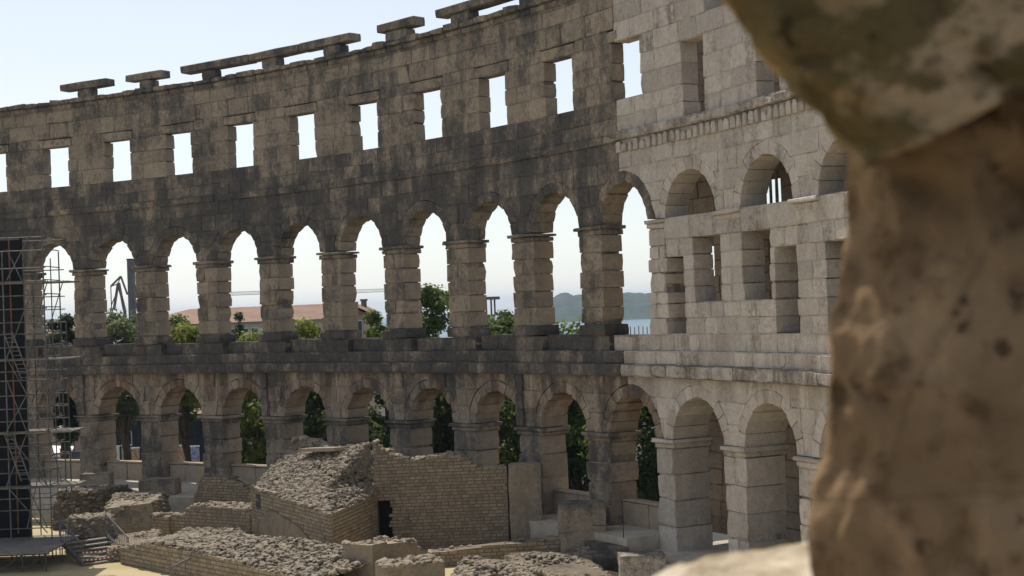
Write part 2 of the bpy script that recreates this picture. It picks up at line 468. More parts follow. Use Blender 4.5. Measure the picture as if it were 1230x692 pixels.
def course(blocks, core, ta, tb, z0, z1, back, front=0., holes=(), arcs=(), lo=.8, hi=1.5, cf=None, proud=.018, e=.035, endj=0.):
    _par[0] ^= 1
    for a, b in minus(ta, tb, holes):
        ss, _ = segs_with_arcs(a+(.12 if a > ta+.01 else .03), b-(.12 if b < tb-.01 else .03), z0-.02, z1+.02, [(c, zc, R+.05) for c, zc, R in arcs], .5)
        for s_ in ss: core_strip(core, s_, z1+.02, front+.026+.004*_par[0], back-.05-.006*_par[0], (cf((a+b)/2, (z0+z1)/2)[0]+.1, .2, 0))
        cuts = split_interval(a, b, lo, hi)
        for k in range(len(cuts)-1):
            x, y = cuts[k], cuts[k+1]
            if endj:
                if k == 0 and a > ta+.01: x += rnd.uniform(-endj*.5, endj)
                if k == len(cuts)-2 and b < tb-.01: y -= rnd.uniform(-endj*.5, endj)
            at_ = cf((x+y)/2, (z0+z1)/2)
            fr = front-rnd.uniform(-proud, proud)
            ee = e*rnd.choice((.6, 1, 1, 1.6, 3.2))
            sg, hit = segs_with_arcs(x+.012, y-.012, z0+.012, z1-.012, arcs, .35)
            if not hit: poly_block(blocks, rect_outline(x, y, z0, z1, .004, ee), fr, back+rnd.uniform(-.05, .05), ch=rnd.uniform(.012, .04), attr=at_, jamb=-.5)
            else:
                for s_ in sg:
                    if s_[-1][0]-s_[0][0] < .08: continue
                    out = list(s_)
                    if z1-out[-1][1] > .03: out.append((out[-1][0], z1-.012))
                    if z1-out[0][1] > .03: out.append((out[0][0], z1-.012))
                    if len(out) < 3: continue
                    if len(out) == 3 or (len(out) > 3): poly_block(blocks, out, fr, back+rnd.uniform(-.05, .05), ch=.02, attr=at_)
def voussoirs(blocks, tc, zs, R, ring, n, front, back, cf, e=.03):
    for k in range(n):
        a0, a1 = math.pi*(1-k/n), math.pi*(1-(k+1)/n)
        a0 -= .006; a1 += .006; am = (a0+a1)/2
        r0 = R+rnd.uniform(-e, e*.6); r1 = R+ring-rnd.uniform(0, e)
        pl = lambda r, a: (tc+r*math.cos(a), zs+r*math.sin(a))
        out = [pl(r0+rnd.uniform(0, e), a0), pl(r0, am), pl(r0+rnd.uniform(0, e), a1), pl(r1, a1), pl(r1+.005, am), pl(r1, a0)]
        q = pl(R+ring/2, am)
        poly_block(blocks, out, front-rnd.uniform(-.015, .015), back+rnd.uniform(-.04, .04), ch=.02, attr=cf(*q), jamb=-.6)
def slab(mb, t0, t1, z0, z1, front, back, cf, e=.04, lo=9, hi=10):
    for x, y in zip(*(lambda c: (c[:-1], c[1:]))(split_interval(t0, t1, lo, hi))):
        poly_block(mb, rect_outline(x, y, z0, z1, .006, e), front-rnd.uniform(-.02, .02), back, ch=.03, attr=cf((x+y)/2, (z0+z1)/2))

def crust_main(t, z):
    i = t/BAY; r = rnd.uniform
    if z > 22.9: c = .62
    elif z > 18.3: c = .47+.12*math.sin(i*2.1+z)
    elif z > 16.2: c = .76
    elif z > 13.1: c = .82
    elif z > 8.8: c = .50 if z < 12.3 else .6
    elif z > 6.4: c = .86
    elif z > 4.05: c = .40+.12*max(0, (z-5.3))
    else: c = .62
    if z > 13 and i > 8.6: c -= (i-8.6)*.12
    c += r(-.13, .13)
    rust = 0.
    if 4.6 < z < 6.5: rust = .45+.5*(z-4.6)/1.9
    return (c, r(0, 1), rust)
def crust_tower(t, z):
    r = rnd.uniform
    c = .02+r(-.10, .12)+rnd.choice((0, 0, 0, .1, .22))
    if z < 4 : c -= .05
    if 16.4 < z < 16.9 or 6.4 < z < 7.05: c += .35
    if t/BAY < 9.75 and z > 6: c += .08
    return (c, r(0, 1), .35 if 7 < z < 8.3 or 5.9 < z < 6.5 else .1)

def split_parts(blocks, parent, mat, name, stuff_name, limit=300, part='block'):
    sc_ = []
    for b in blocks:
        ps = [pix(p) for p in b[0][len(b[0])//3:]]
        xs = [p[0] for p in ps]; ys = [p[1] for p in ps]
        mx, my = sum(xs)/len(xs), sum(ys)/len(ys)
        vis = -5 < mx < 1005 and -5 < my < 690 and not (mx > 870 and my < (mx-870)*1.25)
        sc_.append(((max(xs)-min(xs))*(max(ys)-min(ys)) if vis else 0, b))
    sc_.sort(key=lambda q: -q[0])
    rest = MB(); cnt = 0
    for k, (s_, b) in enumerate(sc_):
        if k < limit and s_ > 60:
            m_ = MB(); m_.add(*b); m_.build(part, mat, parent); cnt += 1
        else: rest.add(*b)
    if rest.v: rest.build(stuff_name, mat, parent, kind='stuff')
    return cnt

TS = 9.63*BAY           # seam between old ring wall and the restored tower
wall = thing('amphitheatre', 'curved ancient stone wall with two rows of open arches, blackened with age', 'ruin wall', WP(4.5*BAY, 0))
tower = thing('stair_tower', 'pale restored wall section with walled-in arches and square holes', 'tower', WP(11.2*BAY, -.55))
I0, I1 = -5, 10
mainB, mainC, towB, towC = [], MB(), [], MB()
AR2 = [((k+.665)*BAY, 13.0, .335*BAY) for k in range(I0, I1)]
AR1 = [((k+.67)*BAY, 4.0, .33*BAY) for k in range(I0, I1)]
RING = .5
TA2 = [((10.615+k*1.045)*BAY, 12.97, 1.80) for k in range(5)]
TA1 = [((10.60+k*.985)*BAY, 3.98, 1.76) for k in range(5)]
TEND = 15*BAY
ext = lambda arcs: [(c, z, R+RING*.98) for c, z, R in arcs]
allA2, allA1 = ext(AR2+TA2), ext(AR1+TA1)
both = [(-5*BAY, TS, mainB, mainC, crust_main), (TS, TEND, towB, towC, crust_tower)]
def courses(zs, back, holes=lambda z: (), arcs=(), front=0., which=(0, 1), **kw):
    for z0, z1 in zip(zs[:-1], zs[1:]):
        for k in which:
            ta, tb, B, C_, cf = both[k]
            if k == 0: tb = TS+rnd.choice((-.35, -.1, .1, .35))*0
            course(B, C_, ta, tb, z0, z1, back, front, holes((z0+z1)/2), arcs, cf=cf, **kw)
# --- lower storey spandrels
courses([4.0, 4.85, 5.7, 6.5], 1.5, arcs=allA1, front=.0, lo=.7, hi=1.4, e=.07, proud=.05, which=(0,))
courses([3.98, 4.8, 5.65, 6.5], 1.8, arcs=allA1, lo=.9, hi=2.0, which=(1,))
# --- cornice and plinth courses between the storeys
for k in (0, 1):
    ta, tb, B, C_, cf = both[k]
    course(B, C_, ta, tb, 6.5, 7.0, 1.3, -.36, cf=cf, lo=1.0, hi=1.9, e=.07)
    course(B, C_, ta, tb, 7.0, 7.55, 1.25, -.16, cf=cf, lo=.8, hi=1.6, e=.06)
# --- main wall: plinths under piers and sills between them (z 7.55 - 8.25)
for k in range(I0, 10):
    course(mainB, mainC, (k-.06)*BAY, (k+.42)*BAY, 7.55, 8.2, 1.3, -.1, cf=crust_main, lo=.9, hi=1.4, e=.08)
    if k < 9: course(mainB, mainC, (k+.42)*BAY, (k+.94)*BAY, 7.55, 8.22+rnd.uniform(-.05, .06), 1.25, .22, cf=crust_main, lo=1.0, hi=2.6, e=.06)
    else: course(towB, towC, (k+.42)*BAY, (k+.94)*BAY, 7.55, 8.2, 1.25, .12, cf=crust_tower, lo=.9, hi=1.6, e=.06)
# --- spandrels of the upper arcade
courses([13.0, 13.85, 14.75, 15.65, 16.45], 1.15, arcs=allA2, lo=.8, hi=2.2, which=(0,))
courses([12.97, 13.75, 14.5, 15.3, 16.0], 1.15, arcs=allA2, lo=.9, hi=2.1, which=(1,))
# --- string course with dentils
course(mainB, mainC, -5*BAY, TS, 16.45, 16.78, 1.1, -.10, cf=crust_main, lo=.5, hi=1.1, e=.09, proud=.06)
course(towB, towC, TS, TEND, 16.0, 16.5, 1.1, .04, cf=crust_tower, lo=.9, hi=1.5)
course(towB, towC, TS, TEND, 16.52, 16.85, 1.0, -.17, cf=crust_tower, lo=.7, hi=1.4, e=.09, proud=.05)
# --- window storey
WIN = [((k+.589)*BAY, (k+.985)*BAY) for k in range(I0, 10)]
hw = lambda z: WIN if 18.2 < z < 20.7 else ()
courses([16.78, 17.45, 18.2], .75, lo=.9, hi=2.3, which=(0,))
courses([18.2, 19.1, 19.85, 20.7], .68, holes=hw, lo=.7, hi=2.0, which=(0,), endj=.05)
for k in range(I0, 10):        # lintels, with the open slit above
    t0, t1 = WIN[k-I0]
    poly_block(mainB, rect_outline(t0-.32, t1+.3 if k < 9 else TS+.3, 20.7, 21.22, .012, .05), -.03, .7, attr=crust_main(t0, 21))
ho = [(a-.32, b+.3) for a, b in WIN]
course(mainB, mainC, -5*BAY, TS, 20.7, 21.27, .68, holes=ho, cf=crust_main, lo=.6, hi=1.3)
courses([21.27, 22.2, 23.02], .68, lo=.8, hi=2.2, which=(0,))
TW = [(10.58*BAY, 10.87*BAY, 16.85, 19.65), (11.6*BAY, 11.9*BAY, 16.85, 19.65), (10.93*BAY, 11.2*BAY, 20.4, 22.5), (12.6*BAY, 12.9*BAY, 16.85, 19.65)]
# the last window of the old wall is half in the tower
hwt = lambda z: [(a, b) for a, b, z0, z1 in TW if z0 < z < z1]+([WIN[-1]] if 18.2 < z < 20.7 else [])
courses([16.85, 17.5, 18.2, 19.05, 19.9, 20.7, 21.5, 22.25, 23.02], .8, holes=hwt, lo=.8, hi=2.1, which=(1,), endj=.03)
# --- top cornice
for k in (0, 1):
    ta, tb, B, C_, cf = both[k]
    cuts = split_interval(ta, tb, .7, 1.5)
    for x, y in zip(cuts[:-1], cuts[1:]):
        poly_block(B, rect_outline(x, y, 23.02, 23.30, .006, .05), -.10, .7, attr=cf(x, 23.2))
        poly_block(B, rect_outline(x, y, 23.30, 23.62+rnd.uniform(-.09, .07), .006, .09), -.24-rnd.uniform(0, .06), .75, attr=cf(x, 23.5))
    ring_sheet(C_, ta, tb, -.02, .6, 22.9, 23.45, attr=(.6, .3, 0))
# --- arch rings
for j, (c, z, R) in enumerate(AR2):
    m_ = []; voussoirs(m_, c, z, R, RING, 11, .0, 1.15, crust_main, e=.05)
    q = MB(); [q.add(*b) for b in m_]; q.build('arch_ring', 'old_stone', wall)
for j, (c, z, R) in enumerate(AR1):
    m_ = []; voussoirs(m_, c, z, R, RING, 11, .005, 1.52, crust_main, e=.07)
    q = MB(); [q.add(*b) for b in m_]; q.build('arch_ring', 'old_stone', wall)
vb = []
for c, z, R in TA2: voussoirs(vb, c, z, R, RING, 11, -.005, 1.15, crust_tower)
for c, z, R in TA1: voussoirs(vb, c, z, R, RING, 11, -.005, 1.8, crust_tower)
split_parts(vb, tower, 'tower_stone', 'voussoir', 'hidden_voussoirs', part='voussoir')

# --- piers
def capital(mb, t0, t1, z0, front, back, cf, k=1.):
    for a, b, pr in ((0, .25, .05), (.22, .40, .17)):
        pr *= k
        poly_block(mb, rect_outline(t0-pr, t1+pr, z0+a-.01, z0+b+.004, .0, .07), front-pr-rnd.uniform(0, .03), back+pr*.6, ch=.06, attr=cf((t0+t1)/2, z0-.2))
def pier(parent, mat, t0, t1, zs, back, cf, capz=None, core=None, base=None, ej=.06, capk=1., ncap=True):
    p = MB(); core_strip(p, [(t0+.12, zs[0]-.3), (t1-.12, zs[0]-.3)], zs[-1]+.3, .06, back-.12, (.5, .3, 0))
    root = p.build('pier', mat, parent)
    for z0, z1 in zip(zs[:-1], zs[1:]):
        cut = [t0, t1] if rnd.random() < .55 else [t0, t0+(t1-t0)*rnd.uniform(.35, .65), t1]
        for k in range(len(cut)-1):
            x, y = cut[k], cut[k+1]
            if k == 0: x += rnd.uniform(-ej*.7, ej)
            if k == len(cut)-2: y -= rnd.uniform(-ej*.7, ej)
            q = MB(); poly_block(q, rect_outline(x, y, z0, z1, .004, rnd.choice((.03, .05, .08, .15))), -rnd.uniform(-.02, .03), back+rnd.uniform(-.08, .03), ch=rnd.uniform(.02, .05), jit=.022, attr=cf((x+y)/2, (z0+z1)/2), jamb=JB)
            q.build('block', mat, root)
    if capz is not None:
        q = MB(); capital(q, t0, t1, capz, 0, back, cf, capk); q.build('capital', mat, root)
    if base:
        q = MB(); poly_block(q, rect_outline(t0-.1, t1+.2, base[0], base[1], .004, .1), -.16, back+.05, ch=.07, attr=cf(t0, base[0]-.2)); q.build('pedestal', mat, root)
    return root
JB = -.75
def jz(a, b, n):
    z = [a+(b-a)*k/n for k in range(n+1)]
    return [z[0]]+[q+rnd.uniform(-.09, .09) for q in z[1:-1]]+[z[-1]]
for k in range(I0, 10):
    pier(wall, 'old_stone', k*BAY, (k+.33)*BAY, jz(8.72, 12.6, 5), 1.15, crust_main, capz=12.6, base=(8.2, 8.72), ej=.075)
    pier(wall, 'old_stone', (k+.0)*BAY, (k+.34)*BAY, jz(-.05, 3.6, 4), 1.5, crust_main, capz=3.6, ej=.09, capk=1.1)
pier(tower, 'tower_stone', 10.0*BAY, 10.245*BAY, jz(8.2, 12.57, 7), 1.15, crust_tower, capz=12.57, base=None, ej=.12, capk=.6)
for k in range(5):
    a, b = (10.0+(.985*k))*BAY, TA1[k][0]-TA1[k][2]
    if k > 0: a = TA1[k-1][0]+TA1[k-1][2]
    pier(tower, 'tower_stone', a, b, jz(-.6, 3.58, 4), 1.8, crust_tower, capz=3.58, ej=.05, capk=.8)
# pilaster strips on the lower storey
for k, w0, w1 in ((8, .0, .11), (1, .02, .14), (4, .0, .1)):
    q = MB(); cf = lambda t, z: (.7+rnd.uniform(-.1, .1), .4, .1)
    for z0, z1 in ((4.02, 4.8), (4.8, 5.6), (5.6, 6.48)): poly_block(q, rect_outline((k+w0)*BAY, (k+w1)*BAY, z0, z1, .004, .06), -.16, .3, attr=cf(0, 0))
    q.build('pilaster', 'old_stone', wall)
# parapets in the lower arches
for k in range(I0, 10):
    q = MB(); c1 = lambda t, z: (-.05, .8, 0)
    slab(q, (k+.34)*BAY+.02, (k+1.0)*BAY-.02, -.05, 1.0, .55, .95, c1, .03, 1.2, 2.2)
    slab(q, (k+.34)*BAY+.02, (k+1.0)*BAY-.02, 1.005, 1.14, .5, 1.0, c1, .03, 1.2, 2.2)
    q.build('parapet', 'old_stone', wall)
# tower: filled upper arches with square holes
HO = [(10.245*BAY, 10.48*BAY, 8.25, 11.4), (10.63*BAY, 10.99*BAY, 9.5, 12.1), (11.30*BAY, 11.66*BAY, 9.5, 12.1), (11.73*BAY, 12.02*BAY, 8.25, 11.4),
      (12.4*BAY, 12.7*BAY, 8.25, 11.4), (12.9*BAY, 13.2*BAY, 9.5, 12.1)]
for z0, z1 in zip([7.55, 8.25, 8.9, 9.5, 10.15, 10.8, 11.4, 12.1][:-1], [7.55, 8.25, 8.9, 9.5, 10.15, 10.8, 11.4, 12.1][1:]):
    zc = (z0+z1)/2
    course(towB, towC, (10.245 if z0 > 8 else 9.95)*BAY, TEND, z0, z1, 1.0, .03, [(a, b) for a, b, q0, q1 in HO if q0 < zc < q1], cf=crust_tower, lo=.7, hi=1.5, endj=.04)
course(towB, towC, 10.245*BAY, TEND, 12.1, 12.95, 1.0, -.02, cf=crust_tower, lo=1.4, hi=2.3)
for k in range(1, 4):
    a, b = TA2[k-1][0]+TA2[k-1][2], TA2[k][0]-TA2[k][2]
    q = MB(); capital(q, a, b, 12.6, -.03, .6, crust_tower, .8); q.build('capital', 'tower_stone', tower)
n_ = int((13.2*BAY-TS)/.43)
for k in range(n_):
    t = TS+.1+k*.43+rnd.uniform(-.03, .03); q = MB(); wd = .15+rnd.uniform(-.04, .03); zt = 16.5+rnd.choice((-.02, -.03, -.06, -.16))
    if rnd.random() < .07: continue
    out = [(t-wd, 15.98), (t+wd, 15.98), (t+wd, zt-.14), (t+wd*.55, zt-.03), (t-wd*.55, zt-.03), (t-wd, zt-.14)]
    poly_block(q, out, -.10+rnd.uniform(-.03, .03), .2, ch=.03, attr=crust_tower(t, 15))
    q.build('dentil', 'tower_stone', tower)
# tower: rear wall, cross walls, upper floor
rear, rearC = [], MB()
rh = [(9.45*BAY, 9.53*BAY, -.6, 2.9), (10.45*BAY, 10.51*BAY, -.6, 2.9), (9.98*BAY, 10.63*BAY, 12.7, 14.8)]
zz = [-.6+.7*k for k in range(36)]
crr = lambda t, z: (.15+rnd.uniform(-.1, .1), rnd.uniform(0, .7), .1)
for z0, z1 in zip(zz[:-1], zz[1:]):
    zc = (z0+z1)/2
    if zc > 22.5: break
    course(rear, rearC, (9.28 if zc < 10.6 or zc > 12 else 9.75)*BAY, TEND, z0, z1, 5.4, 4.4, [(a, b) for a, b, q0, q1 in rh if q0 < zc < q1], cf=crr, lo=.9, hi=1.7)
q = MB(); [q.add(*b) for b in rear]
ro = q.build('rear_wall', 'old_stone', tower, kind='stuff')
rearC.build('mortar', 'mortar', ro)
for c in (11.98, 12.97):
    q = MB()
    for z0, z1 in zip([-.6+.9*k for k in range(8)], [.3+.9*k for k in range(8)]): poly_block(q, rect_outline((c+.02)*BAY, (c+.15)*BAY, z0, min(z1, 6.5), .005, .05), 1.75, 4.45, attr=crr(0, 0))
    for z0, z1 in zip([6.9+.9*k for k in range(10)], [7.8+.9*k for k in range(10)]): poly_block(q, rect_outline((c+.02)*BAY, (c+.12)*BAY, z0, z1, .005, .05), 1.3, 4.45, attr=crr(0, 0))
    q.build('cross_wall', 'old_stone', tower)
q = MB(); ring_sheet(q, 9.35*BAY, TEND, 1.32, 4.45, 6.55, 6.9, attr=(.2, .4, 0)); q.build('upper_floor', 'mortar', tower)
q = MB(); ring_sheet(q, 9.8*BAY, TEND, 1.17, 4.6, 16.3, 16.6, attr=(.2, .4, 0)); q.build('vault', 'mortar', tower)
q = MB(); poly_block(q, rect_outline(9.96*BAY, 10.36*BAY, 12.65, 14.85, .0, .02), 4.44, 4.5, attr=(.2, .3, 0)); q.build('window_panel', 'old_stone', tower)
for k, (w_, zt) in enumerate(((.17, 14.9), (.16, 14.9), (.18, 14.9), (.17, 14.9))):     # slatted stone window in the rear wall
    t = 10.36*BAY+.2+.37*k; q = MB(); poly_block(q, rect_outline(t, t+w_, 12.6, zt, .002, .02), 4.44, 4.5, attr=(.2, .3, 0)); q.build('window_slat', 'old_stone', tower)
q = MB(); poly_block(q, rect_outline(10.36*BAY, 10.65*BAY, 14.45, 14.9, .0, .03), 4.52, 4.6, attr=(.2, .3, 0)); q.build('window_head', 'old_stone', tower)

mainC.build('mortar', 'old_stone', wall); towC.build('mortar', 'tower_stone', tower)
split_parts(mainB, wall, 'old_stone', 'block', 'small_blocks')
split_parts(towB, tower, 'tower_stone', 'block', 'small_blocks')

# --- posts and beams on top of the wall
cfT = lambda t, z: (.62+rnd.uniform(-.1, .1), rnd.uniform(.2, .7), 0)
def topx(x, y): return wall_t(x, y)
for x0, x1, y in ((92, 111, 112), (166, 184, 102), (241, 259, 92), (313, 334, 80), (387, 411, 66), (462, 490, 46), (540, 566, 25), (622, 642, 6), (702, 724, -14), (-60, -42, 135)):
    t0, t1 = topx(x0, y), topx(x1, y); q = MB()
    poly_block(q, rect_outline(t0+.05, t1-.12, 23.56, 24.12, .0, .08), .0, .62, attr=cfT(0, 0)); q.build('coping_post', 'old_stone', wall)
for x0, x1, y in ((73, 129, 103), (152, 195, 93), (218, 300, 80), (300, 360, 68), (360, 423, 54), (454, 499, 34), (524, 625, 8), (625, 735, -12), (-90, -30, 125)):
    t0, t1 = topx(x0, y), topx(x1, y); q = MB()
    poly_block(q, rect_outline(t0, t1, 24.12, 24.58, .004, .07), -.12, .66, attr=cfT(0, 0)); q.build('coping_beam', 'old_stone', wall)

# ------------------------------------------------------------------ ruins in the arena
def rock_mesh(mb, c, d, rz, attr, tilt=.3):
    """20-triangle irregular stone"""
    ph = (1+5**.5)/2
    base = [(-1, ph, 0), (1, ph, 0), (-1, -ph, 0), (1, -ph, 0), (0, -1, ph), (0, 1, ph), (0, -1, -ph), (0, 1, -ph), (ph, 0, -1), (ph, 0, 1), (-ph, 0, -1), (-ph, 0, 1)]
    fc = [(0, 11, 5), (0, 5, 1), (0, 1, 7), (0, 7, 10), (0, 10, 11), (1, 5, 9), (5, 11, 4), (11, 10, 2), (10, 7, 6), (7, 1, 8), (3, 9, 4), (3, 4, 2), (3, 2, 6), (3, 6, 8), (3, 8, 9), (4, 9, 5), (2, 4, 11), (6, 2, 10), (8, 6, 7), (9, 8, 1)]
    Rm = Matrix.Rotation(rz, 3, 'Z') @ Matrix.Rotation(rnd.uniform(-tilt, tilt), 3, 'X') @ Matrix.Rotation(rnd.uniform(-tilt, tilt), 3, 'Y')
    v = []
    for b in base:
        p = Vector(b)/ph*.5
        p = Vector([math.copysign(abs(q*2)**.5/2, q)*rnd.uniform(.8, 1.15) for q in p])
        p = Vector((p.x*d[0], p.y*d[1], p.z*d[2]))*rnd.uniform(.8, 1.12)
        v.append(Rm @ p+Vector(c))
    mb.add(v, fc, attr)
BRICKS = []
def brick_unit():
    q = MB(); r = lambda: rnd.uniform(-.03, .03)
    v = []
    for y, k in ((1, 1.), (.2, 1.), (0, .88)):
        v += [(-.5*k+r(), y, -.5*k+r()), (.5*k+r(), y, -.5*k+r()), (.5*k+r(), y, .5*k+r()), (-.5*k+r(), y, .5*k+r())]
    f = [(3, 2, 1, 0)]
    for a in (0, 4): f += [(a+k, a+(k+1) % 4, a+4+(k+1) % 4, a+4+k) for k in range(4)]
    f.append((8, 9, 10, 11))
    q.add(v, f, (rnd.choice((-.1, 0, .05, .15, .35)), rnd.uniform(-.4, 1.3), 0))
    return q
UN = [brick_unit() for _ in range(16)]
UNME = {}
def brick_face(parent, p0, p1, z0, topf, bl=.40, bh=.17, mat='brick_stone', holes=(), indiv=True, crust=0., depth=.14, lowf=None, name='brick'):
    """courses of small blocks on the vertical face p0 -> p1 (left to right seen from the front)"""
    d = Vector((p1[0]-p0[0], p1[1]-p0[1], 0)); L = d.length; d /= L
    n = Vector((d.y, -d.x, 0))          # towards the viewer
    row = 0; z = z0; rest = MB()
    while True:
        if z+bh*.6 > max(topf(k/8) for k in range(9)): break
        u = -rnd.uniform(0, bl)
        while u < L:
            ln = bl*rnd.uniform(.72, 1.28); a, b = max(0, u), min(L, u+ln); u += ln
            if b-a < .08: continue
            m = (a+b)/2/L
            if z+bh > topf(m)+bh*.55: continue
            if lowf and z < lowf(m): continue
            if any(h0 < (a+b)/2 < h1 and q0 < z+bh/2 < q1 for h0, h1, q0, q1 in holes): continue
            c = Vector((p0[0], p0[1], 0))+d*((a+b)/2)+n*(rnd.uniform(.015, .045)); c.z = z+bh/2
            k = rnd.randrange(16)
            Mx = Matrix(((d.x*(b-a-.022), -n.x*depth, 0, c.x), (d.y*(b-a-.022), -n.y*depth, 0, c.y), (0, 0, bh-.022, c.z), (0, 0, 0, 1)))
            if indiv and budget(parent):
                if (k, mat) not in UNME: UNME[(k, mat)] = UN[k].mesh('brick', mat)
                link(name, UNME[(k, mat)], parent, Mx)
            else: rest.add([Mx @ Vector(q) for q in UN[k].v], UN[k].f, (UN[k].a[0][0]+crust, UN[k].a[0][1], 0))
        z += bh; row += 1
    if rest.v: rest.build('small_bricks', mat, parent, kind='stuff')
BUD = {}
def budget(p):
    BUD[p.name] = BUD.get(p.name, 0)+1
    return BUD[p.name] <= 295
def lerp_prof(pr):
    def f(u):
        for (a, za), (b, zb) in zip(pr[:-1], pr[1:]):
            if u <= b: return za+(zb-za)*(u-a)/max(1e-6, b-a)
        return pr[-1][1]
    return f
def wall_core(mb, p0, p1, z0, topf, thick, attr=(.1, .5, 0), n=24, rough=.03, inset=.0, holes=()):
    d = Vector((p1[0]-p0[0], p1[1]-p0[1], 0)); L = d.length; d /= L; nn = Vector((d.y, -d.x, 0))
    us = sorted({k/n for k in range(n+1)} | {h/L for hh in holes for h in hh[:2]})
    for k in range(len(us)-1):
        a, b = us[k], us[k+1]; m = (a+b)/2*L
        zb = z0
        for h0, h1, q0, q1 in holes:
            if h0-.01 < m < h1+.01: zb = q1
        ra, rb = topf(a)-inset, topf(b)-inset
        P = Vector((*p0[:2], 0))
        v = []
        for u, zt in ((a, ra), (b, rb)):
            for o in (0, -thick): v += [P+d*L*u+nn*o+Vector((0, 0, zb)), P+d*L*u+nn*o+Vector((0, 0, zt))]
        # v: a-front-bot, a-front-top, a-back-bot, a-back-top, b...
        mb.add(v, [(0, 4, 5, 1), (2, 3, 7, 6), (1, 5, 7, 3), (0, 1, 3, 2), (4, 6, 7, 5), (0, 2, 6, 4)], attr)
def rubble_on(mb, pts, n, size, flat=.5, attrf=None, zj=.05):
    """pts: function (u,v)->Vector on the surface"""
    for _ in range(n):
        c = pts(rnd.random(), rnd.random()); s = size*(.5+1.5*rnd.random()**2.6)
        c = c+Vector((0, 0, rnd.uniform(-zj, zj)))
        a = attrf() if attrf else (rnd.uniform(-.15, .25), rnd.uniform(0, 1), 0)
        rock_mesh(mb, c, (s, s*rnd.uniform(.6, .95), s*flat*rnd.uniform(.7, 1.3)), rnd.uniform(0, 6.28), a)
def quadf(a, b, c, d):
    a, b, c, d = [Vector(q) for q in (a, b, c, d)]
    return lambda u, v: (a*(1-u)+b*u)*(1-v)+(d*(1-u)+c*u)*v
def px3(x, y, Y): return at(x, y, Y)

def rough_box(mb, c, d, rz=0., attr=(0., .5, 0.), n=7, amp=.06, chip=.035):
    c = Vector(c); d = Vector(d); ca, sa = math.cos(rz), math.sin(rz)
    for ax in range(3):
        for sg in (-1, 1):
            v = []
            for i_ in range(n+1):
                for j in range(n+1):
                    p = [0, 0, 0]; p[ax] = sg; p[(ax+1) % 3] = 2*i_/n-1; p[(ax+2) % 3] = 2*j/n-1
                    L3 = sum(abs(q_)**8 for q_ in p)**(1/8)
                    k = 1-(L3-1)*chip*9
                    w3 = Vector((p[0]*d.x/2, p[1]*d.y/2, p[2]*d.z/2))*min(1, k)
                    w3 = Vector((ca*w3.x-sa*w3.y, sa*w3.x+ca*w3.y, w3.z))+c
                    w3 += Vector((noise.noise(w3*1.3), noise.noise(w3*1.3+Vector((7, 0, 0))), noise.noise(w3*1.3+Vector((0, 7, 0)))))*amp+Vector((noise.noise(w3*4.), noise.noise(w3*4.+Vector((7, 0, 0))), noise.noise(w3*4.+Vector((0, 7, 0)))))*amp*.5
                    v.append(w3)
            f = [(a, a+1, a+n+2, a+n+1) for a in (i_*(n+1)+j for i_ in range(n) for j in range(n))]
            flip = sg < 0
            at_ = [(attr[0]+.35*max(0, (q_.z-c.z)/d.z*2-.3), attr[1], attr[2]) for q_ in v]
            mb.add(v, [q_[::-1] for q_ in f] if flip else f, at_)
# --- the big brick ruin
G = -1.3
A_ = Vector((-12.5, 68.8, 0)); B_ = Vector((-7.8, 60.6, 0)); C_ = Vector((-6.45, 66.6, 0)); D_ = Vector((-.55, 66.6, 0))
bld = thing('brick_ruin', 'large ruined building of small pale blocks with doorway and broken rubble vault', 'ruin', (-6, 66, AR))
zl0, zl1 = at(303, 584, 68.8).z, at(398, 617, 60.6).z
q = MB()
wall_core(q, A_, A_+(B_-A_)*.955, G, lerp_prof([(0, zl0-.05), (.5, (zl0+zl1)/2), (1, zl1)]), .3)
bd = (C_-B_).normalized(); wall_core(q, B_+bd*.4, C_, G, lerp_prof([(0, zl1), (1, zl1-.05)]), .25, n=8)
core = q.build('vault_wall', 'mortar', bld)
low = lerp_prof([(0, G-1), (.08, G-1), (.1, .15), (.25, .85), (.45, .75), (.62, .55), (.8, -.1), (.93, -1.0), (1, -2)])
bl_top = lerp_prof([(0, zl0-.12), (.03, zl0), (.5, (zl0+zl1)/2+.03), (.97, zl1), (1, zl1)])
brick_face(bld, A_, B_, G, bl_top, .38, .16, lowf=low, holes=[(.78, 1.22, .85, 1.5)])
brick_face(bld, B_, C_, G, lerp_prof([(0, zl1), (1, zl1-.02)]), .38, .16)
# plaster patch on the vault wall
q = MB(); dv = (B_-A_).normalized(); nv = Vector((dv.y, -dv.x, 0)); Lb = (B_-A_).length
pp = [(.10, G), (.105, .1), (.16, .5), (.25, .8), (.35, .85), (.45, .7), (.55, .62), (.64, .45), (.72, .2), (.82, -.2), (.9, -.7), (.95, G)]
fr = [A_+dv*Lb*u+nv*.055+Vector((0, 0, z)) for u, z in pp]; bk = [p-nv*.1 for p in fr]; n = len(pp)
q.add(fr+bk, [tuple(range(n-1, -1, -1))]+[(k, (k+1) % n, n+(k+1) % n, n+k) for k in range(n)], (.1, .3, 0)); q.build('plaster_patch', 'plaster', bld)
# small grille
q = MB(); c = A_+dv*1.0+nv*.03+Vector((0, 0, 1.17))
for a, b in (((-.22, -.32), (.22, -.32)), ((-.22, .32), (.22, .32)), ((-.22, -.32), (-.22, .32)), ((.22, -.32), (.22, .32)), ((0, -.32), (0, .32)), ((-.22, 0), (.22, 0))):
    q.beam(c+dv*a[0]+Vector((0, 0, a[1])), c+dv*b[0]+Vector((0, 0, b[1])), .05, .05)
q.build('grille', 'dark_steel', bld)
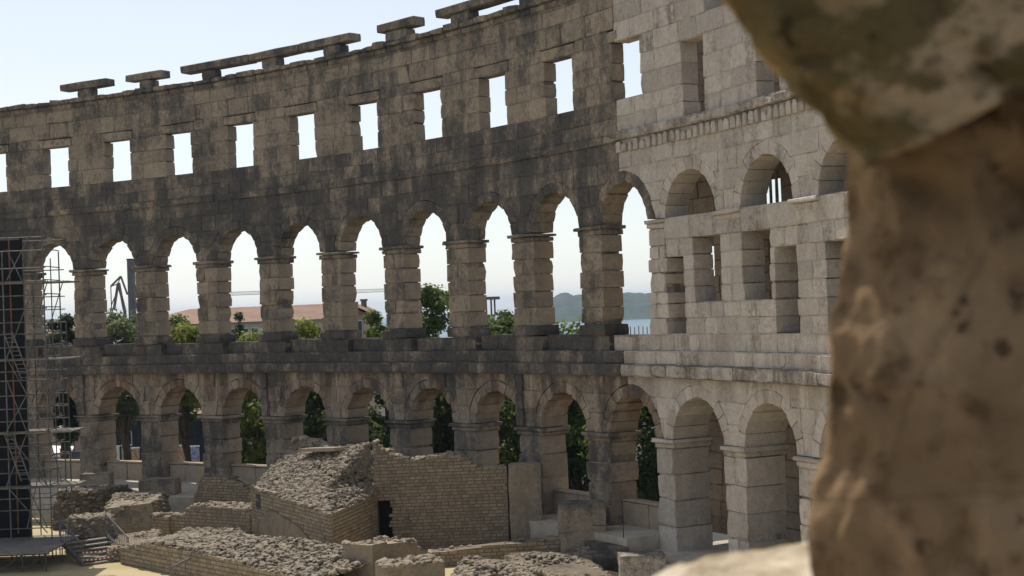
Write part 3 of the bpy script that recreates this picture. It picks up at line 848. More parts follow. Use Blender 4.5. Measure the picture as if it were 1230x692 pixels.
# long wall with doorway
pz = lambda x, y: at(x, y, 66.6).z
LX = lambda x: max(0., min(1., (at(x, 590, 66.6).x-C_.x)/(D_.x-C_.x)))
longtop = lerp_prof([(0, pz(432, 535)), (LX(445), pz(445, 532)), (LX(460), pz(460, 538)), (LX(478), pz(478, 549)), (LX(500), pz(500, 553)), (LX(520), pz(520, 549)), (LX(545), pz(545, 546)), (LX(556), pz(556, 549)), (LX(568), pz(568, 558)), (LX(585), pz(585, 562)), (1, pz(612, 561))])
dx0, dx1 = at(454, 620, 66.6).x-C_.x, at(474, 620, 66.6).x-C_.x
dz1 = pz(462, 600)
q = MB(); wall_core(q, C_, D_, G, longtop, .85, n=26, inset=.03, holes=[(dx0, dx1, G, dz1)])
# rear part of the building behind the doorway keeps the inside dark
wall_core(q, C_+Vector((-3.2, 5.2, 0)), D_+Vector((-.2, 1.2, 0)), G, lambda u: 1.6, .6, n=8)
q.add([C_+Vector((-1, .86, 1.75)), D_+Vector((0, .86, 1.75)), D_+Vector((-.2, 1.2, 1.55)), C_+Vector((-3.2, 5.2, 1.55))], [(0, 1, 2, 3)], (.3, .3, 0))
q.build('long_wall', 'mortar', bld)
lb = MB(); BUDn = bld
brick_face(bld, C_+Vector((-.12, 0, 0)), D_, G, longtop, .32, .15, holes=[(dx0+.0, dx1-.0, G, dz1)], crust=.06)
rb = MB(); rubble_on(rb, lambda u, v: Vector((C_.x+(D_.x-C_.x)*u, 66.65+.75*v, longtop(u)-.02)), 170, .26, .45)
rb.build('wall_top_stones', 'rubble_stone', bld, kind='stuff')
# rubble vault: slope from the left face up to the ridge, with a steep right flank
R2 = at(439, 534, 67.05); R1 = at(346, 543, 74.2)
Az = A_+Vector((0, 0, zl0)); Bz = B_+Vector((0, 0, zl1)); Cz = C_+Vector((.05, .0, zl1))
Az2, Bz2 = Az-nv*.3, Bz-nv*.2+dv*(-.35)
MA, MC, MR = at(322, 566, 71.6), at(391, 586, 64.2), at(445, 576, 66.55)
def two(lo_, hi_): return lambda u, v: lo_(u, v*2) if v < .5 else hi_(u, v*2-1)
slope = two(quadf(Az2, Bz2, MC, MA), quadf(MA, MC, R2, R1))
flank = two(quadf(Bz2, Cz, MR, MC), quadf(MC, MR, R2+Vector((.12, 0, 0)), R2))
q = MB()
def gridsurf(fn, nu, nv_, off):
    v = [fn(i_/nu, j/nv_)+off for j in range(nv_+1) for i_ in range(nu+1)]
    q.add(v, [(j*(nu+1)+i_, j*(nu+1)+i_+1, (j+1)*(nu+1)+i_+1, (j+1)*(nu+1)+i_) for j in range(nv_) for i_ in range(nu)], (.55, .3, 0))
gridsurf(slope, 10, 10, -nv*-.0+Vector((.05, .1, -.1))); gridsurf(flank, 4, 10, Vector((-.1, .1, -.03)))
bot = lambda p: Vector((p.x, p.y, G))
q.add([R1, R2, bot(R2), bot(R1), Az2, bot(Az2), MA], [(0, 1, 2, 3), (4, 6, 0, 3, 5)], (.5, .3, 0))
q.build('vault_core', 'mortar', bld)
rb = MB()
at1 = lambda: (rnd.choice((-.1, 0, .1, .3, .55))+rnd.uniform(-.1, .1), rnd.uniform(-.3, 1.2), 0)
at2 = lambda: (rnd.uniform(.25, .65), rnd.uniform(0, .8), 0)
rubble_on(rb, slope, 4200, .175, .5, at1, .06)
rubble_on(rb, flank, 1500, .17, .6, at2, .05)
rubble_on(rb, quadf(Az, Bz, Bz2, Az2), 140, .22, .35, at1, .03)
rb.build('vault_rubble', 'rubble_stone', bld, kind='stuff')
# flat slab and thin wall remnant on the ridge
q = MB(); s0, s1 = at(366, 542, 70.6), at(409, 541, 67.6)
wall_core(q, at(348, 548, 74.5), at(404, 541, 71.5), R1.z-1, lerp_prof([(0, R1.z+.1), (.2, R1.z+.72), (.5, R1.z+.68), (.8, R1.z+.35), (1, R1.z+.0)]), .5, n=10)
q.build('ridge_wall', 'rubble_stone', bld)
rb = MB(); e0, e1 = at(348, 545, 74.5), at(404, 545, 71.5); pf = lerp_prof([(0, R1.z+.1), (.2, R1.z+.72), (.5, R1.z+.68), (.8, R1.z+.35), (1, R1.z+.0)])
rubble_on(rb, lambda u, v: Vector((e0.x+(e1.x-e0.x)*u, e0.y+(e1.y-e0.y)*u-.03, pf(u)-(.7*v if v > .4 else 0))), 150, .28, .35, at1)
rb.build('ridge_stones', 'rubble_stone', bld, kind='stuff')
q = MB(); ds = (s1-s0).normalized(); q.beam(s0+Vector((0, .2, .05)), s1+Vector((0, .2, .05)), .75, .16, (.0, .9, 0)); q.build('slab', 'plaster', bld)
# square pier at the right end of the long wall
q = MB(); x0, x1 = at(614, 600, 66.3).x, at(650, 600, 66.3).x; zt = at(632, 558, 66.3).z
rough_box(q, ((x0+x1)/2-.03, 66.85, (zt+G)/2), (x1-x0+.12, 1.2, zt-G), 0, (.22, .5, 0), 10, .06); q.build('end_pier', 'plaster', bld)

def low_wall(name, label, p0, p1, z0, top, thick, rub=60, bl=.36, bh=.16, crust=0., core='mortar', size=.24, bricks=True, indiv=True, flat=.45, ends=True, cat='ruin'):
    p0, p1 = Vector((*p0, 0)), Vector((*p1, 0)); d = (p1-p0); L = d.length; d = d/L; nn = Vector((d.y, -d.x, 0))
    o = thing(name, label, cat, ((p0+p1)/2-nn*thick/2+Vector((0, 0, z0))))
    q = MB(); wall_core(q, p0, p1, z0, top, thick, (.1+crust, .5, 0), n=max(4, int(L/.5)), inset=.02); q.build('core', core, o)
    if bricks:
        brick_face(o, p0, p1, z0, top, bl, bh, crust=crust, indiv=indiv)
        if ends:
            brick_face(o, p0-nn*thick, p0, z0, lambda u: top(0), bl, bh, crust=crust, indiv=indiv)
            brick_face(o, p1, p1-nn*thick, z0, lambda u: top(1), bl, bh, crust=crust, indiv=indiv)
    if rub:
        rb = MB(); rubble_on(rb, lambda u, v: p0+d*L*u-nn*thick*v+Vector((0, 0, top(u))), rub, size, flat, (lambda: (rnd.uniform(-.15, .2)+crust, rnd.uniform(0, 1), 0)), .04)
        rb.build('top_stones', 'rubble_stone', o, kind='stuff')
    return o
P2 = lambda x, y, z: atz(x, y, z).xy
# wall left of the building
pa, pb = at(203, 620, 72.4), at(301, 612, 69.4)
low_wall('low_ruin', 'low wall of pale small blocks with stepped rubble top adjoining the large ruin', pa.xy, pb.xy, G, lerp_prof([(0, pa.z), (.18, pa.z+.1), (.3, at(231, 606, 71.6).z), (.6, at(262, 609, 70.6).z), (1, pb.z)]), 1.5, 110)
pc = at(183, 619, 72.9)
low_wall('block_stub', 'short block stub at the free end of the low pale wall', pc.xy, at(203, 620, 72.2).xy, G, lambda u: pc.z, 1.0, 16)
# long diagonal foreground wall with a wide rubble top
F0, F1 = Vector((-17.9, 65.9)), Vector((-7.6, 54.7))
fd = (F1-F0); fL = fd.length; fd = fd/fL; fn = Vector((fd.y, -fd.x))
ft = lerp_prof([(0, -.45), (.22, .05), (.4, .0), (.6, -.1), (.75, -.2), (1, -.25)])
o = low_wall('heaped_ruin', 'long low wall running diagonally across the sand with thick heap of loose stones on top', F0, F1, G, ft, .7, 0, .42, .18, crust=.1)
q = MB()
wb = [(0, 2.6, -.3), (.2, 2.2, .1), (.45, 2.4, .35), (.7, 3.0, .35), (1, 3.4, .2)]
ws = [Vector((*(F0+fd*fL*u), 0)) for u, _, _ in wb]
v = []
for (u, wd, zb), p in zip(wb, ws):
    v += [p-Vector((*fn, 0))*.3+Vector((0, 0, ft(u)-.03)), p-Vector((*fn, 0))*wd+Vector((0, 0, zb)), p-Vector((*fn, 0))*(wd+.6)+Vector((0, 0, G))]
f = []
for k in range(len(wb)-1): f += [(3*k, 3*k+3, 3*k+4, 3*k+1), (3*k+1, 3*k+4, 3*k+5, 3*k+2)]
q.add(v, f, (.3, .3, 0)); q.build('bank', 'mortar', o)
def bank_pt(u, vv):
    wd = lerp_prof([(a, b) for a, b, _ in wb])(u); zb = lerp_prof([(a, c) for a, _, c in wb])(u)
    p = F0+fd*fL*u-fn*(vv*wd); return Vector((p.x, p.y, ft(u)+(zb-ft(u))*vv+.02))
rb = MB(); rubble_on(rb, bank_pt, 3200, .18, .4, at1, .06); rb.build('loose_stones', 'rubble_stone', o, kind='stuff')
ROCK = []
for k in range(8):
    q = MB(); rock_mesh(q, (0, 0, 0), (1, .8, .45), 0, (rnd.uniform(-.15, .15), rnd.uniform(.3, 1), 0), .15); ROCK.append(q.mesh('stone', 'rubble_stone'))
def scatter(parent, ptf, n, s0, s1):
    for _ in range(n):
        p = ptf(rnd.random(), rnd.random()); s_ = rnd.uniform(s0, s1)
        link('stone', ROCK[rnd.randrange(8)], parent, Matrix.Translation(p+Vector((0, 0, .05))) @ Matrix.Rotation(rnd.uniform(0, 6.28), 4, 'Z') @ Matrix.Rotation(rnd.uniform(-.35, .35), 4, 'X') @ Matrix.Scale(s_, 4))
scatter(o, bank_pt, 260, .2, .38)
# heap behind it (dark hollow)
def heap(name, label, poly, z0, top, nst, size, mat='mortar', crust=.3, slope=.35, cat='rubble'):
    """rough block of fill: polygon plan, top heights per corner, loose stones over top and front"""
    cx = sum(p[0] for p in poly)/len(poly); cy = sum(p[1] for p in poly)/len(poly)
    o = thing(name, label, cat, (cx, cy, z0))
    q = MB(); n = len(poly); v = []; f = []
    rings = 5
    for r in range(rings+1):
        h = r/rings; k = 1-slope*h**2
        for (x, y), t in zip(poly, top):
            v.append((cx+(x-cx)*k+rnd.uniform(-.08, .08), cy+(y-cy)*k+rnd.uniform(-.08, .08), z0+(t-z0)*h+rnd.uniform(-.05, .05)*(r > 0)))
    for r in range(rings):
        for k in range(n): f.append((r*n+k, r*n+(k+1) % n, (r+1)*n+(k+1) % n, (r+1)*n+k))
    f.append(tuple(range(rings*n, rings*n+n)))
    q.add(v, f, (crust, .5, 0)); q.build('fill', mat, o)
    if nst:
        rb = MB()
        for _ in range(nst):
            k = rnd.randrange(n); u = rnd.random(); a, b = poly[k], poly[(k+1) % n]; ta, tb = top[k], top[(k+1) % n]
            h = rnd.random()**.6; x, y, t = a[0]+(b[0]-a[0])*u, a[1]+(b[1]-a[1])*u, ta+(tb-ta)*u
            kk = 1-slope*h*h
            if rnd.random() < .5: h = 1; kk = (1-slope)*math.sqrt(rnd.random())
            s_ = size*rnd.uniform(.5, 1.3)
            rock_mesh(rb, (cx+(x-cx)*kk, cy+(y-cy)*kk, z0+(t-z0)*h), (s_, s_*.8, s_*.5), rnd.uniform(0, 6.28), (rnd.uniform(-.1, .3)+crust*.7, rnd.uniform(0, 1), 0))
        rb.build('loose_stones', 'rubble_stone', o, kind='stuff')
    return o
def xy(x, y, Y): p = at(x, y, Y); return (p.x, p.y)
heap('fill_mass', 'rough cemented rubble mass with a plain sloping face behind the steel steps', [xy(121, 640, 73.4), xy(186, 640, 73.0), xy(206, 610, 77.5), xy(136, 600, 78)], G, [at(121, 612, 73.4).z, at(186, 606, 73).z, at(206, 590, 77.5).z, at(136, 592, 78).z], 420, .24, 'plaster', .35, .12)
heap('rubble_heap', 'dark broken rubble wall below the arcade, beside the scaffold', [xy(62, 625, 77.5), xy(124, 618, 78.5), xy(165, 600, 81.5), xy(70, 600, 82.5)], G, [at(62, 592, 77.5).z, at(124, 590, 78.5).z, at(165, 583, 81).z, at(70, 587, 82).z], 560, .3, 'mortar', .6, .2)
heap('rubble_heap', 'small heap of flat layered stones beside the steel steps', [xy(80, 655, 69.4), xy(140, 655, 69.0), xy(136, 640, 71.4), xy(84, 640, 71.6)], G, [at(80, 625, 69.4).z, at(140, 622, 69).z, at(136, 618, 71).z, at(84, 620, 71.4).z], 520, .32, 'mortar', .2, .18)
heap('rubble_heap', 'pale scree of small stones between the steps and the diagonal wall', [xy(128, 662, 66.4), xy(186, 655, 66.6), xy(196, 640, 70.6), xy(140, 640, 70.4)], G, [-.6, -.45, -.35, -.5], 330, .26, 'mortar', .05, .1)
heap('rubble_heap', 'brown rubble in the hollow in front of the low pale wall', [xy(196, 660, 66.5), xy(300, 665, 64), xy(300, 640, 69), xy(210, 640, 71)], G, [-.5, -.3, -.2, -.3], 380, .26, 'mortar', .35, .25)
# brick stub with a raking left edge in front of the arcade
pa, pb = at(233, 604, 77.6), at(312, 604, 75.2)
low_wall('brick_stub', 'dark brick wall stub with a stepped raking edge below the arcade', pa.xy, pb.xy, G, lerp_prof([(0, at(233, 602, 77.6).z), (.08, at(240, 578, 77.4).z), (.16, at(246, 571, 77.2).z), (.45, at(265, 572, 76.6).z), (.75, at(292, 584, 75.7).z), (1, at(312, 592, 75.2).z)]), .7, 40, .34, .15, crust=.3)
# squared stones on the terrace
def squared(name, label, x0, x1, y0, y1, Y, dep, zb, mat='old_stone', crust=.2, jit=.05):
    a, b = at(x0, (y0+y1)/2, Y), at(x1, (y0+y1)/2, Y); zt = at((x0+x1)/2, y0, Y).z
    o = thing(name, label, 'stone block', ((a.x+b.x)/2, Y+dep/2, zb))
    q = MB(); mid = zb+(zt-zb)*.52
    rough_box(q, ((a.x+b.x)/2, Y+dep/2, (zb+mid)/2), (b.x-a.x, dep, mid-zb+.05), rnd.uniform(-.03, .03), (crust, .5, 0), 7, jit); q.build('lower_stone', mat, o)
    q = MB(); rough_box(q, ((a.x+b.x)/2, Y+dep/2, (mid+zt)/2), (b.x-a.x+.03, dep-.06, zt-mid+.03), rnd.uniform(-.03, .03), (crust+.15, .5, 0), 7, jit); q.build('upper_stone', mat, o)
    return o
squared('terrace_block', 'squared stone block on the terrace edge beside the dark rubble wall', 95, 131, 570, 590, 85.5, 1.2, .003)
squared('terrace_plinth', 'weathered square plinth on the terrace above the rubble mass', 166, 211, 577, 604, 81.2, 1.5, G, crust=.15)
# pier block in front of the right-hand arches
squared('square_pier', 'short square masonry pier standing in front of the lower arches', 672, 728, 606, 656, 62.2, 1.5, G, 'old_stone', .2)
heap('pier_footing', 'broken rough footing in front of the short square pier', [xy(688, 690, 60.2), xy(742, 684, 60.6), xy(738, 660, 62.2), xy(690, 660, 62.1)], G, [-.75, -.7, -.55, -.6], 60, .26, 'plaster', .4, .1)
squared('fallen_block', 'pale fallen stone block lying below the terrace steps', 745, 800, 668, 700, 57.0, 1.3, G, 'tower_stone', .25)
# low wall before the long wall
pa, pb = at(516, 664, 61.8), at(690, 645, 62.6)
low_wall('ledge_ruin', 'long low brick wall with a flat ledge in front of the doorway wall', pa.xy, pb.xy, G, lerp_prof([(0, pa.z), (1, pb.z+.02)]), .8, 25, .36, .16, crust=.2)
# stubs at the front
pa, pb = at(421, 668, 57.2), at(449, 655, 56.4)
o = low_wall('rounded_stub', 'thick wall stub with rounded worn end in front of the doorway', at(447, 655, 56.2).xy, at(506, 650, 58.6).xy, G, lerp_prof([(0, at(447, 655, 56.2).z), (.8, at(500, 648, 58.4).z), (1, at(506, 660, 58.6).z)]), 1.5, 55, core='plaster', bricks=False)
q = MB(); e0 = at(447, 655, 56.2); e1 = at(418, 680, 57.7); n = 9; v = []
for k in range(n):
    u = k/(n-1); p = e0.lerp(e1, u); zt = e0.z-(e0.z-(-.7))*(u**2.2)
    v += [(p.x, p.y, G), (p.x, p.y, zt), (p.x+.5, p.y+.75, zt), (p.x+.5, p.y+.75, G)]
f = [(3, 2, 1, 0), (4*n-4, 4*n-3, 4*n-2, 4*n-1)]
for k in range(n-1): f += [(4*k, 4*k+1, 4*k+5, 4*k+4), (4*k+1, 4*k+2, 4*k+6, 4*k+5), (4*k+2, 4*k+3, 4*k+7, 4*k+6)]
q.add(v, f, (.1, .6, 0)); q.build('worn_end', 'plaster', o)
low_wall('square_stub', 'short plastered stub heaped with stones beside the railing', at(461, 681, 54.2).xy, at(534, 672, 55.0).xy, G, lerp_prof([(0, at(461, 681, 54.2).z), (1, at(534, 674, 55).z)]), 1.3, 110, core='plaster', bricks=False, size=.3)
heap('rubble_heap', 'sunlit heap of loose stones in front of the flat topped wall', [xy(515, 700, 51), xy(665, 700, 51.2), xy(655, 680, 58), xy(545, 676, 58.6)], G, [-.45, -.7, -.35, -.0], 700, .3, 'mortar', .05, .35)
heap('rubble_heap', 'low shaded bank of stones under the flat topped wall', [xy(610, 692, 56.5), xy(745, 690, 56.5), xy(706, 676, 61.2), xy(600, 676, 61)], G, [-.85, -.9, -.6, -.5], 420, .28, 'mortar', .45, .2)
# dark steps below the terrace at the right
o = thing('terrace_steps', 'dark worn stone steps leading down from the terrace by the tower', 'steps', WP(9.9*BAY, AR, -3.6))
for k, (o0, z1) in enumerate(((-2.1, -.32), (-2.7, -.66))):
    q = MB(); ring_sheet(q, 9.4*BAY, 10.03*BAY, o0, -1.62 if k == 0 else -2.12, ST, z1, attr=(.7, .3, 0)); q.build('step', 'old_stone', o)

# ------------------------------------------------------------------ railings
def railing(name, label, pts, h, nb, r=.022, mat='steel', group=None):
    o = thing(name, label, 'railing', pts[0], group)
    for a, b in zip(pts[:-1], pts[1:]):
        a, b = Vector(a), Vector(b)
        q = MB(); q.tube(a+Vector((0, 0, h)), b+Vector((0, 0, h)), r*1.3); q.build('top_rail', mat, o)
        q = MB(); q.tube(a+Vector((0, 0, .12)), b+Vector((0, 0, .12)), r); q.build('bottom_rail', mat, o)
        for k in range(nb+1):
            p = a.lerp(b, k/nb); q = MB(); q.tube(p, p+Vector((0, 0, h)), r*(1.3 if k in (0, nb) else .7), 5); q.build('post' if k in (0, nb) else 'bar', mat, o)
    return o
railing('railing', 'grey steel railing between the rounded stub and the stone heaped stub', [atz(449, 700, G), atz(470, 706, G)], 1.15, 7, .025)
railing('railing', 'grey steel rail sloping down in front of the stone heaped stub', [(lambda p: Vector((p.x, p.y, G+.0)))(at(490, 684, 52.5)), (lambda p: Vector((p.x, p.y, G-.25)))(at(530, 697, 51.0))], .95, 8, .025)
railing('railing', 'thin handrail standing in front of the diagonal wall', [atz(206, 712, G), atz(240, 694, G)], 1.0, 2, .028)
o = thing('sign_stand', 'small dark metal stand on the paved floor inside the arches', 'stand', WP(9.45*BAY, 0, -1.3))
c = WP(9.45*BAY, 0, -1.3)
q = MB(); q.tube(c, c+Vector((0, 0, 1.05)), .03); q.tube(c+Vector((.14, 0, 0)), c+Vector((.1, 0, 1.0)), .02); q.build('pole', 'dark_steel', o)
for k in range(3):
    q = MB(); a = k*2.09+.4; q.tube(c+Vector((0, 0, .3)), c+Vector((.4*math.cos(a), .4*math.sin(a), .02)), .025); q.build('leg', 'dark_steel', o)
a0, a1 = WP(9.0*BAY, 0, -1.6), WP(9.95*BAY, 0, -1.6)
q = MB()
for k in range(12): q.tube(a0.lerp(a1, k/12)+Vector((0, 0, .55-.25*math.sin(math.pi*k/12))), a0.lerp(a1, (k+1)/12)+Vector((0, 0, .55-.25*math.sin(math.pi*(k+1)/12))), .02, 5)
for p in (a0, a1): q.tube(p, p+Vector((0, 0, .6)), .025, 5)
tag(q.build('chain_barrier', 'dark_steel'), 'thin dark rope barrier across the paved floor', 'barrier')

# ------------------------------------------------------------------ stage and scaffold
DK = -.25            # deck height
sc_ = thing('scaffold_tower', 'tall steel tube scaffold with ladders in front of the arches', 'scaffold', at(40, 655, 68.5).xy.to_3d()+Vector((0, 0, AR)))
FX = [(at(x, 480, 68.0).x, 68.0) for x in (-45, 8, 57)]; BX = [(at(x, 480, 70.4).x, 70.4) for x in (-30, 20, 76)]
ztop = at(28, 236, 68).z
def post(x, y, z1, z0=AR, r=.035, par=sc_):
    q = MB(); q.tube((x, y, z0), (x, y, z1), r); q.build('standard', 'steel', par)
for k, (x, y) in enumerate(FX): post(x, y, at(57, (236, 300, 240)[k], 68).z)
for k, (x, y) in enumerate(BX): post(x, y, at(76, (250, 280, 302)[k], 70.4).z)
for xx, yy, tt in ((33, 69.0, 300), (44, 70.4, 330), (66, 69.2, 310)): post(at(xx, 480, yy).x, yy, at(xx, tt, yy).z, r=.03)
xr = at(83, 500, 70.9).x; post(xr, 70.9, at(83, 385, 70.9).z)
lv = [284, 300, 321, 337, 354, 370, 386, 400, 416, 430, 445, 456, 474, 490, 505, 518, 535, 550, 567, 584, 598, 612, 634]
for k, y in enumerate(lv):
    z = at(57, y, 68).z
    q = MB(); q.tube((FX[0][0]-1.5, 68.04, z), (FX[2][0]+.1, 68.04, z), .028); q.build('ledger', 'steel', sc_)
    if k % 2 == 0 or y > 330:
        q = MB(); q.tube((BX[0][0], 70.36, z-.05), (BX[2][0]+.25, 70.36, z-.05), .028); q.build('ledger', 'steel', sc_)
    q = MB(); q.tube((FX[2][0], 67.9, z+.06), (BX[2][0], 70.5, z+.06), .026); q.build('transom', 'steel', sc_)
    if y in (337, 430, 518, 584): 
        for j in range(4):
            q = MB(); yy = 68.3+j*.52; q.box(((FX[0][0]+FX[2][0])/2+.55, yy, z-.06), (FX[2][0]-FX[0][0]+1.0, .46, .06), 0); q.build('deck_plank', 'deck_wood', sc_)
    if y in (400, 490, 550):
        q = MB(); q.tube((xr, 70.9, z), (BX[2][0], 70.4, z), .025); q.build('transom', 'steel', sc_)
for (xa, ya), (xb, yb) in zip([(57, 300), (8, 430), (57, 456), (8, 518), (57, 584), (8, 584), (57, 240), (8, 300), (57, 518), (8, 456), (33, 584), (57, 337)], [(8, 430), (57, 518), (8, 584), (57, 430), (8, 518), (57, 640), (8, 337), (57, 400), (33, 634), (57, 584), (57, 634), (33, 430)]):
    q = MB(); q.tube(at(xa, ya, 67.93), at(xb, yb, 67.93), .026); q.build('brace', 'steel', sc_)
for (xa, ya), (xb, yb) in zip([(57, 400), (76, 430), (57, 518), (76, 337)], [(76, 456), (57, 480), (76, 584), (57, 400)]):
    q = MB(); q.tube(at(xa, ya, 68.1), at(xb, yb, 70.3), .024); q.build('brace', 'steel', sc_)
def ladder(a, b, wd=.4, n=11):
    a, b = Vector(a), Vector(b); s_ = Vector((wd/2, 0, 0)); q = MB()
    for k in (-1, 1): q.tube(a+s_*k, b+s_*k, .03, 5)
    root = q.build('ladder', 'steel', sc_)
    for k in range(n):
        p = a.lerp(b, (k+.5)/n); q = MB(); q.tube(p-s_, p+s_, .02, 5); q.build('rung', 'steel', root)
ladder(at(31, 456, 67.8), at(9, 398, 67.8)); ladder(at(31, 578, 67.8), at(10, 520, 67.8)); ladder(at(66, 502, 69.3), at(66, 436, 69.3), .42, 9)
q = MB(); xa, xb = at(-80, 480, 69.2).x, at(31, 480, 69.2).x; z1 = at(28, 284, 69.2).z
q.box(((xa+xb)/2, 69.25, (z1+DK)/2), (xb-xa, .35, z1-DK-.01))
pan = thing('black_screen', 'tall black stage screen standing inside the scaffold', 'screen', ((xa+xb)/2, 69.25, DK))
q.build('panel', 'black_cloth', pan)
q = MB(); q.box(((xb-.5), 69.05, (z1+DK)/2), (.07, .05, z1-DK-.3)); q.build('edge_batten', 'rust_steel', pan)
q = MB(); q.box(((xa+xb)/2, 69.04, z1-.12), (xb-xa, .06, .1)); q.build('top_batten', 'dark_steel', pan)
# stage deck
xs0, xs1 = at(-120, 650, 67).x, at(76, 655, 66.5).x
st = thing('stage_platform', 'low timber stage platform on steel legs at the foot of the scaffold', 'stage', ((xs0+xs1)/2, 67, AR))
npl = 10
for k in range(npl):
    y0 = 64.3+k*.52; q = MB(); q.box(((xs0+xs1)/2, y0+.26, DK-.05+rnd.uniform(-.004, .004)), (xs1-xs0, .505, .08)); q.build('deck_plank', 'deck_wood', st)
for k in range(8):
    for y in (64.5, 66.8, 69.2):
        x = xs0+.15+(xs1-xs0-.3)*k/7; q = MB(); q.tube((x, y, AR), (x, y, DK-.1), .03); q.build('leg', 'dark_steel', st)
for y in (64.5, 66.8, 69.2):
    q = MB(); q.tube((xs0, y, DK-.14), (xs1, y, DK-.14), .03); q.tube((xs0, y, AR+.25), (xs1, y, AR+.25), .022); q.build('rail', 'dark_steel', st)
for k in range(7):
    x, x2 = xs0+.15+(xs1-xs0-.3)*k/7, xs0+.15+(xs1-xs0-.3)*(k+1)/7
    q = MB(); q.tube((x, 64.46, AR+.1), (x2, 64.46, DK-.15), .02); q.build('brace', 'dark_steel', st)
# stage steps with railings
rt = Vector((.65, -.76, 0)); wt_ = Vector((.76, .65, 0))
s0 = atz(72, 624, DK+1.0); s0.z = DK
sw = thing('stage_steps', 'steel stage steps with two slanting barred railings', 'steps', s0)
run, wid = 2.25, 2.2; drop = DK-AR
ns = 6
for k in range(ns):
    p = s0+rt*(run*(k+.5)/ns)+wt_*wid/2; z = DK-drop*(k+.6)/ns
    q = MB(); q.box((p.x, p.y, z), (wid, .34, .05), math.atan2(wt_.y, wt_.x)); q.build('tread', 'deck_wood', sw)
for wv in (0, wid):
    a, b = s0+wt_*wv, s0+wt_*wv+rt*run+Vector((0, 0, -drop))
    q = MB(); q.beam(a+Vector((0, 0, -.05)), b+Vector((0, 0, .08)), .06, .16); q.build('stringer', 'dark_steel', sw)
    q = MB(); q.tube(a+Vector((0, 0, 1.0)), b+Vector((0, 0, 1.0)), .04); q.build('handrail', 'steel', sw)
    q = MB(); q.tube(a+Vector((0, 0, .15)), b+Vector((0, 0, .15)), .022); q.build('lower_rail', 'steel', sw)
    for k in range(14):
        p = a.lerp(b, k/13); q = MB(); q.tube(p, p+Vector((0, 0, 1.0)), .032 if k in (0, 13) else .013, 5); q.build('post' if k in (0, 13) else 'bar', 'steel', sw)
for k, h in enumerate((.62, .28)):
    q1, q2 = MB(), MB(); a = s0+rt*run*.98+Vector((0, 0, -drop+h)); b = a+wt_*wid+Vector((0, 0, .12)); n = 22
    o = thing('barrier_tape', ('upper' if k == 0 else 'lower')+' red and white tape strung across the foot of the stage steps', 'tape', a)
    for j in range(n):
        f0, f1 = j/n, (j+1)/n; s1_ = Vector((0, 0, -.12*math.sin(math.pi*f0))); s2_ = Vector((0, 0, -.12*math.sin(math.pi*f1)))
        (q1 if j % 2 else q2).beam(a.lerp(b, f0)+s1_, a.lerp(b, f1)+s2_, .012, .06)
    q1.build('red_stripe', 'red_plastic', o); q2.build('white_stripe', 'white_plastic', o)

# ------------------------------------------------------------------ trees
def tree(name, label, px, Y, top_y, rw, kind, zc0=.3, leaf=.32, nleaf=5200, shape='round', group=None, base=ST):
    p = at(px, top_y, Y); H = p.z-base; c0 = Vector((p.x, p.y, base))
    o = thing(name, label, 'tree', c0, group)
    r = random.Random(int(px*7+Y))
    tr = MB(); th = H*(.5 if shape != 'cone' else .7)
    pts = [c0+Vector((r.uniform(-.15, .15)*k, r.uniform(-.15, .15)*k, th*k/4)) for k in range(5)]
    rad = .028*H
    for k in range(4): tr.tube(pts[k], pts[k+1], rad*(1-.17*k), 7, rad*(1-.17*(k+1)))
    cz0 = base+H*zc0; ch = H*(1-zc0); cc = Vector((c0.x, c0.y, cz0+ch/2))
    cl = []
    ncl = 60 if shape == 'round' else 110
    for k in range(ncl):
        if shape == 'cone':
            h = r.random(); rr = rw*(math.sin(math.pi*min(1, .12+h*.9))**.7)*(1-.35*h); a = r.uniform(0, 6.28); d = rr*math.sqrt(r.random())
            cl.append((Vector((c0.x+d*math.cos(a), c0.y+d*math.sin(a), cz0+ch*h)), rw*.42))
        else:
            while True:
                q = Vector((r.uniform(-1, 1), r.uniform(-1, 1), r.uniform(-1, 1)))
                if .25 < q.length < 1: break
            s_ = r.uniform(.22, .40)
            zq = r.uniform(-1, 1); rq = (1-abs(zq)**3)**.5*math.sqrt(r.random())*.9; aq = r.uniform(0, 6.28)
            cl.append((cc+Vector((math.cos(aq)*rq*rw*.85, math.sin(aq)*rq*rw*.85, zq*(ch*.5-rw*.22))), rw*s_))
    for c, s_ in cl[:9]:
        if shape == 'round': m = pts[2].lerp(pts[4], r.random()); tr.tube(m, m.lerp(c, .9), rad*.4, 5, rad*.12)
    tr.build('trunk', 'bark', o)
    cm = MB(); per = nleaf//len(cl)
    for c, s_ in cl:
        tone = r.uniform(.1, .9)
        for _ in range(per):
            v = Vector((r.gauss(0, 1), r.gauss(0, 1), r.gauss(0, 1))).normalized()*s_*r.uniform(.35, 1.05)*(1.0, 1.0, .8)[0]
            p_ = c+Vector((v.x, v.y, v.z*.8))
            nrm = (v.normalized()*.7+Vector((r.uniform(-1, 1), r.uniform(-1, 1), r.uniform(-.3, 1)))*.6).normalized()
            u = nrm.orthogonal().normalized(); u.rotate(Matrix.Rotation(r.uniform(0, 6.28), 3, nrm)); w_ = nrm.cross(u)
            a, b = leaf*r.uniform(.6, 1.2), leaf*r.uniform(.35, .7)
            cm.add([p_-u*a/2, p_+w_*b/2, p_+u*a/2, p_-w_*b/2], [(0, 1, 2, 3)], (0, min(1, max(0, tone+r.uniform(-.25, .25))), 0))
    cm.build('crown', kind, o)
    return o
tree('olive_tree', 'grey green bushy tree seen beside the tall dark pillar', 148, 108, 364, 2.9, 'leaf_olive', .45, .3, 12000)
